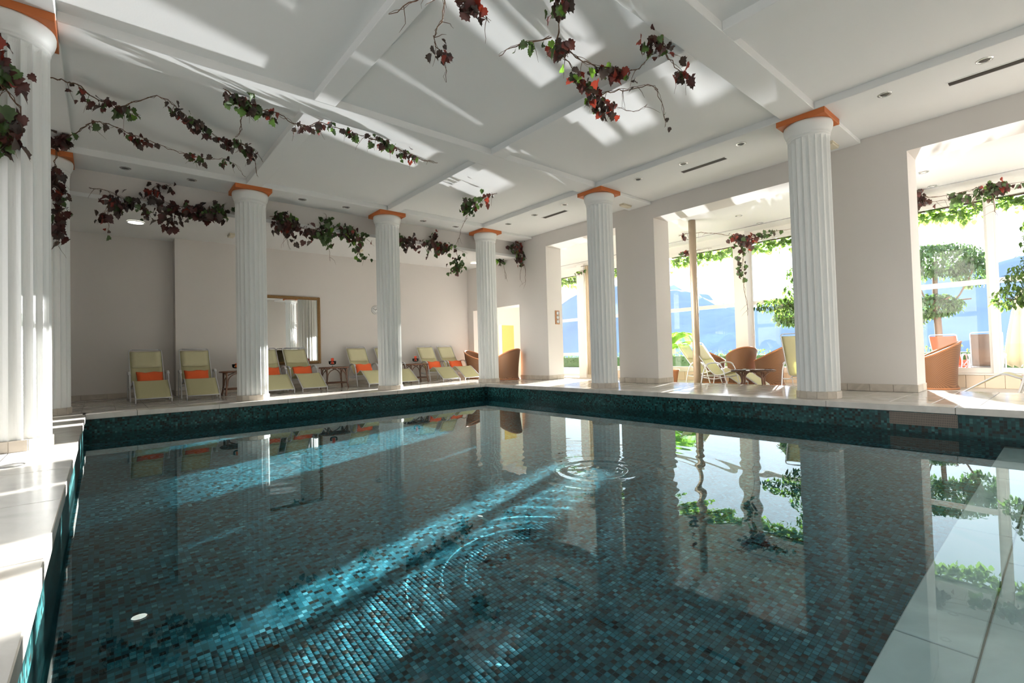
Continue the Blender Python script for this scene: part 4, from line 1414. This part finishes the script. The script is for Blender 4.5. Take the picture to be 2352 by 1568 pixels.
vine('green and rust vine hanging in the corner right of the far corner column', [
    ([(1.28, 0.14, 3.93), (1.25, 0.2, 3.75), (1.25, 0.03, 3.39), (1.28, 0.12, 2.85)], 62, 'red', 0.15, 0.08, []),
    ([(1.28, 0.3, 3.88), (1.25, 0.68, 3.75), (1.25, 0.95, 3.6), (1.25, 0.78, 3.35), (1.28, 0.73, 2.94)], 42, 'green', 0.16, 0.07, []),
    ([(1.28, 0.1, 3.3), (1.3, -0.1, 3.2), (1.3, -0.12, 2.75)], 1, 'dark', 0.1, 0.03, [])], 9)
vine('dark red vine trailing down the left far corner column', [
    ([(-8.33, -0.36, 3.99), (-8.34, -0.36, 3.74), (-8.32, -0.34, 3.42), (-8.28, -0.34, 3.16), (-8.33, -0.34, 2.9), (-8.32, -0.34, 2.55)], 42, 'maroon', 0.16, 0.055, [])], 10)
vine('large vine hanging over the top of the nearest left column', [
    ([(-8.72, -4.34, 3.90), (-8.62, -4.32, 3.70), (-8.53, -4.28, 3.44), (-8.46, -4.28, 3.23), (-8.51, -4.26, 2.99), (-8.48, -4.24, 2.77)], 60, 'mixed', 0.15, 0.06, []),
    ([(-8.66, -4.32, 3.75), (-8.64, -4.3, 3.37), (-8.63, -4.28, 3.07), (-8.56, -4.26, 2.83), (-8.55, -4.24, 2.68)], 85, 'green', 0.15, 0.07, []),
    ([(-8.54, -4.28, 3.28), (-8.43, -4.26, 3.13), (-8.37, -4.25, 2.99), (-8.43, -4.24, 2.86), (-8.44, -4.23, 2.65)], 42, 'maroon', 0.13, 0.05, []),
    ([(-8.55, -4.24, 2.68), (-8.56, -4.22, 2.45), (-8.54, -4.2, 2.22)], 0, 'dark', 0.1, 0.03, [])], 11)
vine('red green vine cluster on the white post of the middle opening', [
    ([(3.6, -3.55, 3.68), (3.6, -3.94, 3.66), (3.6, -4.17, 3.62), (3.7, -4.62, 3.50), (4.0, -4.80, 3.45), (4.3, -5.0, 3.45), (4.3, -5.2, 3.40)], 16, 'red', 0.13, 0.05, [(0.30, 0.60)]),
    ([(4.0, -4.72, 3.52), (4.2, -4.9, 3.38), (4.4, -4.85, 3.22)], 95, 'red', 0.15, 0.10, []),
    ([(4.4, -4.78, 3.42), (4.5, -4.76, 3.05), (4.5, -4.70, 2.70), (4.5, -4.74, 2.45)], 34, 'green', 0.14, 0.06, []),
    ([(4.5, -4.74, 2.5), (4.5, -4.76, 2.1), (4.5, -4.84, 1.75), (4.5, -4.8, 1.55)], 0, 'green', 0.1, 0.03, []),
    ([(4.3, -5.2, 3.45), (4.3, -5.5, 3.45), (4.3, -5.95, 3.42)], 22, 'green', 0.14, 0.06, [])], 12, 'vines of the sun room')
vine('vine along the window head of the right hand opening', [
    ([(4.3, -8.06, 3.66), (4.3, -8.26, 3.62), (4.3, -8.45, 3.50), (4.3, -8.85, 3.50), (4.3, -9.06, 3.50), (4.3, -9.32, 3.50), (4.3, -9.78, 3.46)], 40, 'mixed', 0.14, 0.06, []),
    ([(4.3, -8.2, 3.66), (4.3, -8.25, 3.5), (4.3, -8.5, 3.42), (4.3, -8.75, 3.42)], 70, 'maroon', 0.14, 0.07, []),
    ([(4.3, -8.85, 3.48), (4.3, -9.05, 3.42)], 90, 'green', 0.15, 0.08, []),
    ([(4.3, -9.09, 3.48), (4.3, -9.0, 3.27), (4.3, -9.06, 3.1)], 22, 'green', 0.12, 0.04, []),
    ([(4.3, -9.26, 3.43), (4.3, -9.27, 3.11), (4.3, -9.31, 2.94)], 22, 'green', 0.11, 0.04, [])], 13, 'vines of the sun room')
vine('pale vine sprays along the window head of the first two openings', [
    ([(4.6, -3.1, 3.45), (4.6, -3.5, 3.43), (4.6, -3.9, 3.42)], 26, 'red', 0.12, 0.05, []),
    ([(4.6, 0.6, 3.46), (4.6, 1.0, 3.44)], 30, 'green', 0.12, 0.05, [])], 14, 'vines of the sun room')


# ------------------------------------------------------------------ foliage joined into one part
def foliage(name, parent, m, pts, size, seed, shape='oval'):
    rr = np.random.default_rng(seed)
    base_ = leaf_mesh('leaf', m, 'vine' if shape == 'vine' else 'oval')
    lv = np.array([v_.co[:] for v_ in base_.vertices])
    lf = np.array([list(p.vertices) for p in base_.polygons])
    bpy.data.meshes.remove(base_)
    n_ = len(pts)
    ang = rr.uniform(0, 2 * PI, n_)
    tilt = rr.uniform(-1.6, 0.3, n_)
    sz = size * rr.uniform(0.6, 1.25, n_)
    ca, sa, ct, s_t = np.cos(ang), np.sin(ang), np.cos(tilt), np.sin(tilt)
    x = lv[None, :, 0] * sz[:, None]
    y0 = lv[None, :, 1] * sz[:, None]
    z0 = lv[None, :, 2] * sz[:, None]
    y = y0 * ct[:, None] - z0 * s_t[:, None]
    z = y0 * s_t[:, None] + z0 * ct[:, None]
    X = x * ca[:, None] - y * sa[:, None] + pts[:, None, 0]
    Y = x * sa[:, None] + y * ca[:, None] + pts[:, None, 1]
    Z = z + pts[:, None, 2]
    V_ = np.stack([X, Y, Z], -1).reshape(-1, 3)
    F_ = (lf[None] + (np.arange(n_) * len(lv))[:, None, None]).reshape(-1, 3)
    me_ = bpy.data.meshes.new(name)
    me_.vertices.add(len(V_))
    me_.vertices.foreach_set('co', V_.ravel())
    me_.loops.add(len(F_) * 3)
    me_.loops.foreach_set('vertex_index', F_.ravel().astype(np.int32))
    me_.polygons.add(len(F_))
    me_.polygons.foreach_set('loop_start', np.arange(0, len(F_) * 3, 3, dtype=np.int32))
    me_.materials.append(MATS[m])
    me_.update(calc_edges=True)
    return link(name, me_, parent)


def blob(rr, n_, c, r):
    d_ = rr.normal(size=(n_, 3))
    d_ /= np.linalg.norm(d_, axis=1, keepdims=True)
    return np.array(c) + d_ * (rr.uniform(0.35, 1.0, n_) ** 0.5)[:, None] * np.array(r)


def ficus(loc, label, blobs, seed, trunk_top, nleaf, singles):
    """Weeping fig in a pot: nearest leaves single parts, the rest one part."""
    rr = np.random.default_rng(seed)
    t_ = empty('ficus_tree', loc, 0, label, 'tree', 'fig trees of the sun room')
    MB().lathe([(0.15, 0.0), (0.20, 0.28), (0.215, 0.28), (0.215, 0.32), (0.185, 0.32), (0.18, 0.27)], 24).build('pot', 'terracotta', t_)
    tr_ = MB()
    tr_.tube(bez([(0, 0, 0.26), (0.02, 0.02, 0.7), (-0.02, 0.0, 1.1), (0.0, 0.0, trunk_top)], 4), 0.024, 8)
    tr_.build('trunk', 'bark', t_)
    br = MB()
    P_ = []
    for c, r, k_ in blobs:
        P_.append(blob(rr, int(nleaf * k_), c, r))
        for j in range(4):
            e_ = blob(rr, 1, c, r)[0]
            br.tube(bez([(0, 0, min(trunk_top, c[2] - 0.25)), tuple((np.array(c) * 0.7 + np.array([0, 0, c[2] * 0.3 - 0.05]))), tuple(e_)], 4), [0.010] * 4 + [0.007] * 3 + [0.004] * 2, 5)
    br.build('branch', 'bark', t_)
    P_ = np.concatenate(P_)
    rr.shuffle(P_)
    if singles:
        me1, me2 = leaf_mesh('leaf', 'leaf_ficus', 'oval'), leaf_mesh('leaf', 'leaf_ficus_dark', 'oval')
        for p in P_[:singles]:
            l_ = link('leaf', me1 if rr.random() < 0.5 else me2, t_, tuple(p))
            l_.rotation_euler = (rr.uniform(-1.7, -0.2), rr.uniform(-0.5, 0.5), rr.uniform(0, 6.28))
            s_ = 0.085 * rr.uniform(0.7, 1.25)
            l_.scale = (s_, s_, s_)
    rest_ = P_[singles:]
    h_ = len(rest_) // 2
    tag(foliage('foliage', t_, 'leaf_ficus', rest_[:h_], 0.085, seed + 1), kind='stuff')
    tag(foliage('foliage', t_, 'leaf_ficus_dark', rest_[h_:], 0.085, seed + 2), kind='stuff')
    return t_


ficus((3.75, -9.72, FLOW), 'leafy fig tree at the right edge, in front of the folded parasol',
      [((0.0, -0.05, 1.85), (0.36, 0.42, 0.42), 0.34), ((-0.05, -0.12, 2.35), (0.30, 0.26, 0.42), 0.24), ((0.0, 0.28, 1.62), (0.26, 0.24, 0.20), 0.12), ((0.05, -0.35, 1.75), (0.35, 0.35, 0.45), 0.20), ((0.0, -0.1, 2.75), (0.2, 0.2, 0.25), 0.10)], 31, 1.75, 1700, 260)
ficus((3.05, -7.15, FLOW), 'leafy fig tree beside the large window column, in the middle opening',
      [((0.0, 0.62, 1.95), (0.30, 0.36, 0.28), 0.28), ((0.0, 1.10, 1.78), (0.25, 0.45, 0.16), 0.22), ((0.0, 0.7, 1.55), (0.28, 0.42, 0.22), 0.22), ((0.0, 0.6, 2.38), (0.24, 0.28, 0.24), 0.16), ((0.0, 0.1, 2.2), (0.3, 0.3, 0.5), 0.16)], 41, 1.7, 1300, 200)

# palm in the sun room
t = empty('potted_palm', (3.75, -3.05, FLOW), 0, 'feathery green palm left of the bronze pole', 'palm')
MB().lathe([(0.17, 0.0), (0.22, 0.32), (0.24, 0.32), (0.24, 0.36), (0.20, 0.36), (0.20, 0.30)], 24).build('pot', 'terracotta', t)
MB().tube(bez([(0, 0, 0.3), (0.02, 0, 0.55), (0, 0.02, 0.85)], 4), [0.06] * 4 + [0.07] * 5, 8).build('trunk', 'bark', t)
for k_ in range(13):
    a_ = k_ * 2.399 + 0.4
    ln = random.uniform(0.75, 1.05)
    up = random.uniform(0.25, 0.95)
    c_, s_ = math.cos(a_), math.sin(a_)
    P = bez([(0, 0, 0.85), (0.25 * ln * c_, 0.25 * ln * s_, 0.85 + 0.42 * up), (0.62 * ln * c_, 0.62 * ln * s_, 0.85 + 0.58 * up), (0.98 * ln * c_, 0.98 * ln * s_, 0.85 + 0.30 * up - 0.16)], 8)
    fr = MB().tube(P, [0.010 - 0.008 * i / len(P) for i in range(len(P))], 5)
    sd = Vector((-s_, c_, 0))
    for i in range(4, len(P)):
        d_ = (P[i] - P[i - 1]).normalized()
        L_ = 0.30 * math.sin(PI * (i - 2) / (len(P) - 1)) + 0.05
        for sg in (-1, 1):
            for off_ in (0.0, 0.5):
                b_ = P[i - 1].lerp(P[i], off_)
                tip = b_ + (d_ * 0.6 + sd * sg * 0.8).normalized() * L_ + Vector((0, 0, -0.10 * L_ / 0.3))
                w_ = d_ * 0.011
                fr.add([b_ - w_, b_ + w_, b_.lerp(tip, 0.6) + w_ * 0.8 + Vector((0, 0, 0.012)), tip], [(0, 1, 2, 3)])
    fr.build('frond', 'leaf_palm', t)

# ------------------------------------------------------------------ terrace things behind the glass
rng2 = np.random.default_rng(77)
def clipped_tree(x, y, label, seed, low=False):
    rr_ = np.random.default_rng(seed)
    t_ = empty('clipped_tree', (x, y, FLOW), 0, label, 'tree', 'trees on the terrace')
    MB().tube(bez([(0, 0, 0), (0.03, 0, 1.2), (-0.02, 0.03, 1.9 if low else 2.2), (0, 0, 2.2 if low else 3.2)], 4), [0.085] * 8 + [0.06] * 5, 8).build('trunk', 'bark', t_)
    br_ = MB()
    for k_ in range(7):
        a_ = k_ * 0.9
        br_.tube(bez([(0, 0, 1.9 + 0.15 * (k_ % 3)), (0.4 * math.cos(a_), 0.4 * math.sin(a_), 2.05), (0.85 * math.cos(a_), 0.85 * math.sin(a_), 2.1 + (0.15 if low else 0.8) * (k_ % 2))], 4), 0.022, 5)
    br_.build('branch', 'bark', t_)
    P_ = np.concatenate([blob(rr_, 3000, (0, 0, 3.22), (1.05, 1.05, 0.50)), blob(rr_, 700, (0, -0.75, 2.78), (0.45, 0.45, 0.42)), blob(rr_, 1500, (0, 0.15, 1.95), (0.9, 0.75, 0.36)), blob(rr_, 400, (0, 0.6, 1.55), (0.4, 0.35, 0.3))])
    if low:
        P_ = np.concatenate([blob(rr_, 2600, (0, 0, 2.12), (0.8, 0.85, 0.42)), blob(rr_, 700, (0, 0.35, 1.85), (0.6, 0.55, 0.3))])
    tag(foliage('foliage', t_, 'leaf_tree', P_, 0.13, seed), kind='stuff')


clipped_tree(10.4, -7.55, 'clipped two tier leafy tree on the terrace beyond the right hand opening', 5)
clipped_tree(9.6, -4.32, 'added low round clipped tree, hidden behind the fig tree of the middle opening, shading the pool', 6, True)  # added out of sight, crown shaped to keep sun off part of the pool

t = empty('folded_parasol', (9.2, -9.30, FLOW), 0, 'folded cream parasol on the terrace', 'parasol')
MB().lathe([(0.024, 0.0), (0.024, 2.15)], 12).build('pole', 'window_frame', t)
MB().lathe([(0.28, 0.0), (0.28, 0.05), (0.05, 0.09), (0.05, 0.3)], 20).build('base', 'aluminium', t)
rows = []
for i, (r_, z) in enumerate([(0.30, 0.28), (0.285, 0.6), (0.23, 1.1), (0.16, 1.6), (0.09, 2.0), (0.03, 2.12)]):
    rows.append([((r_ * (1 + 0.24 * math.cos(8 * a_))) * math.cos(a_), (r_ * (1 + 0.24 * math.cos(8 * a_))) * math.sin(a_), z + 0.05 * math.cos(8 * a_) * (i == 0)) for a_ in np.linspace(0, 2 * PI, 81)])
MB().sheet(rows, 0.006).build('canopy', 'umbrella_cloth', t)

OUT = 'loungers out on the terrace'
lounger((10.2, -8.0, FLOW), R(84), 'orange sling lounger on the terrace right of the wicker chair', OUT, 'sling_orange', R(6))
lounger((9.4, -8.62, FLOW), R(95), 'brown sling lounger on the terrace with its back towards the window', OUT, 'sling_brown', R(8))
lounger((11.4, -9.6, FLOW), R(150), 'orange sling lounger on the terrace beside the folded parasol', OUT, 'sling_orange', -R(20))

# hedge along the terrace edge, ivy fringe outside over the windows
t = empty('hedge', (13.0, 0, FLOW), 0, 'low leafy hedge along the terrace edge', 'hedge')
MB().box((0.15, -22, 0.0), (0.75, 16, 0.55), 0.05).build('core', 'leaf_hedge', t)
P = np.stack([rng2.uniform(0.0, 0.85, 9000), rng2.uniform(-22, 16, 9000), np.clip(rng2.normal(0.45, 0.16, 9000), 0.02, 0.80)], -1)
tag(foliage('foliage', t, 'leaf_hedge', P, 0.13, 8), kind='stuff')
for nm, y0, y1, lab in (('ivy_fringe', -6.7, -2.2, 'bright green ivy fringe outside the middle opening'), ('ivy_fringe', -13.0, -7.4, 'bright green ivy fringe outside the right hand opening'), ('ivy_fringe', -0.8, 3.4, 'bright green ivy fringe outside the first opening')):
    n_ = int((y1 - y0) * 210)
    t = empty(nm, (XG + 0.45, (y0 + y1) / 2, 3.42), 0, lab, 'ivy', 'ivy fringes over the windows outside')
    yy_ = rng2.uniform(-(y1 - y0) / 2, (y1 - y0) / 2, n_)
    P = np.stack([rng2.normal(0, 0.10, n_), yy_, rng2.normal(0.0, 0.09, n_) - 0.06 * np.abs(np.sin(yy_ * 3.1))], -1)
    tag(foliage('foliage', t, 'leaf_ficus', P, 0.12, int(-y0 * 10) + 200, 'vine'), kind='stuff')
    MB().tube([(0, -(y1 - y0) / 2, 0.08), (0, (y1 - y0) / 2, 0.08)], 0.02, 6).build('stem', 'vine_stem', t)
    MB().box((-0.30, -(y1 - y0) / 2, 0.10), (0.05, (y1 - y0) / 2, 0.14)).build('support_rail', 'window_frame', t)
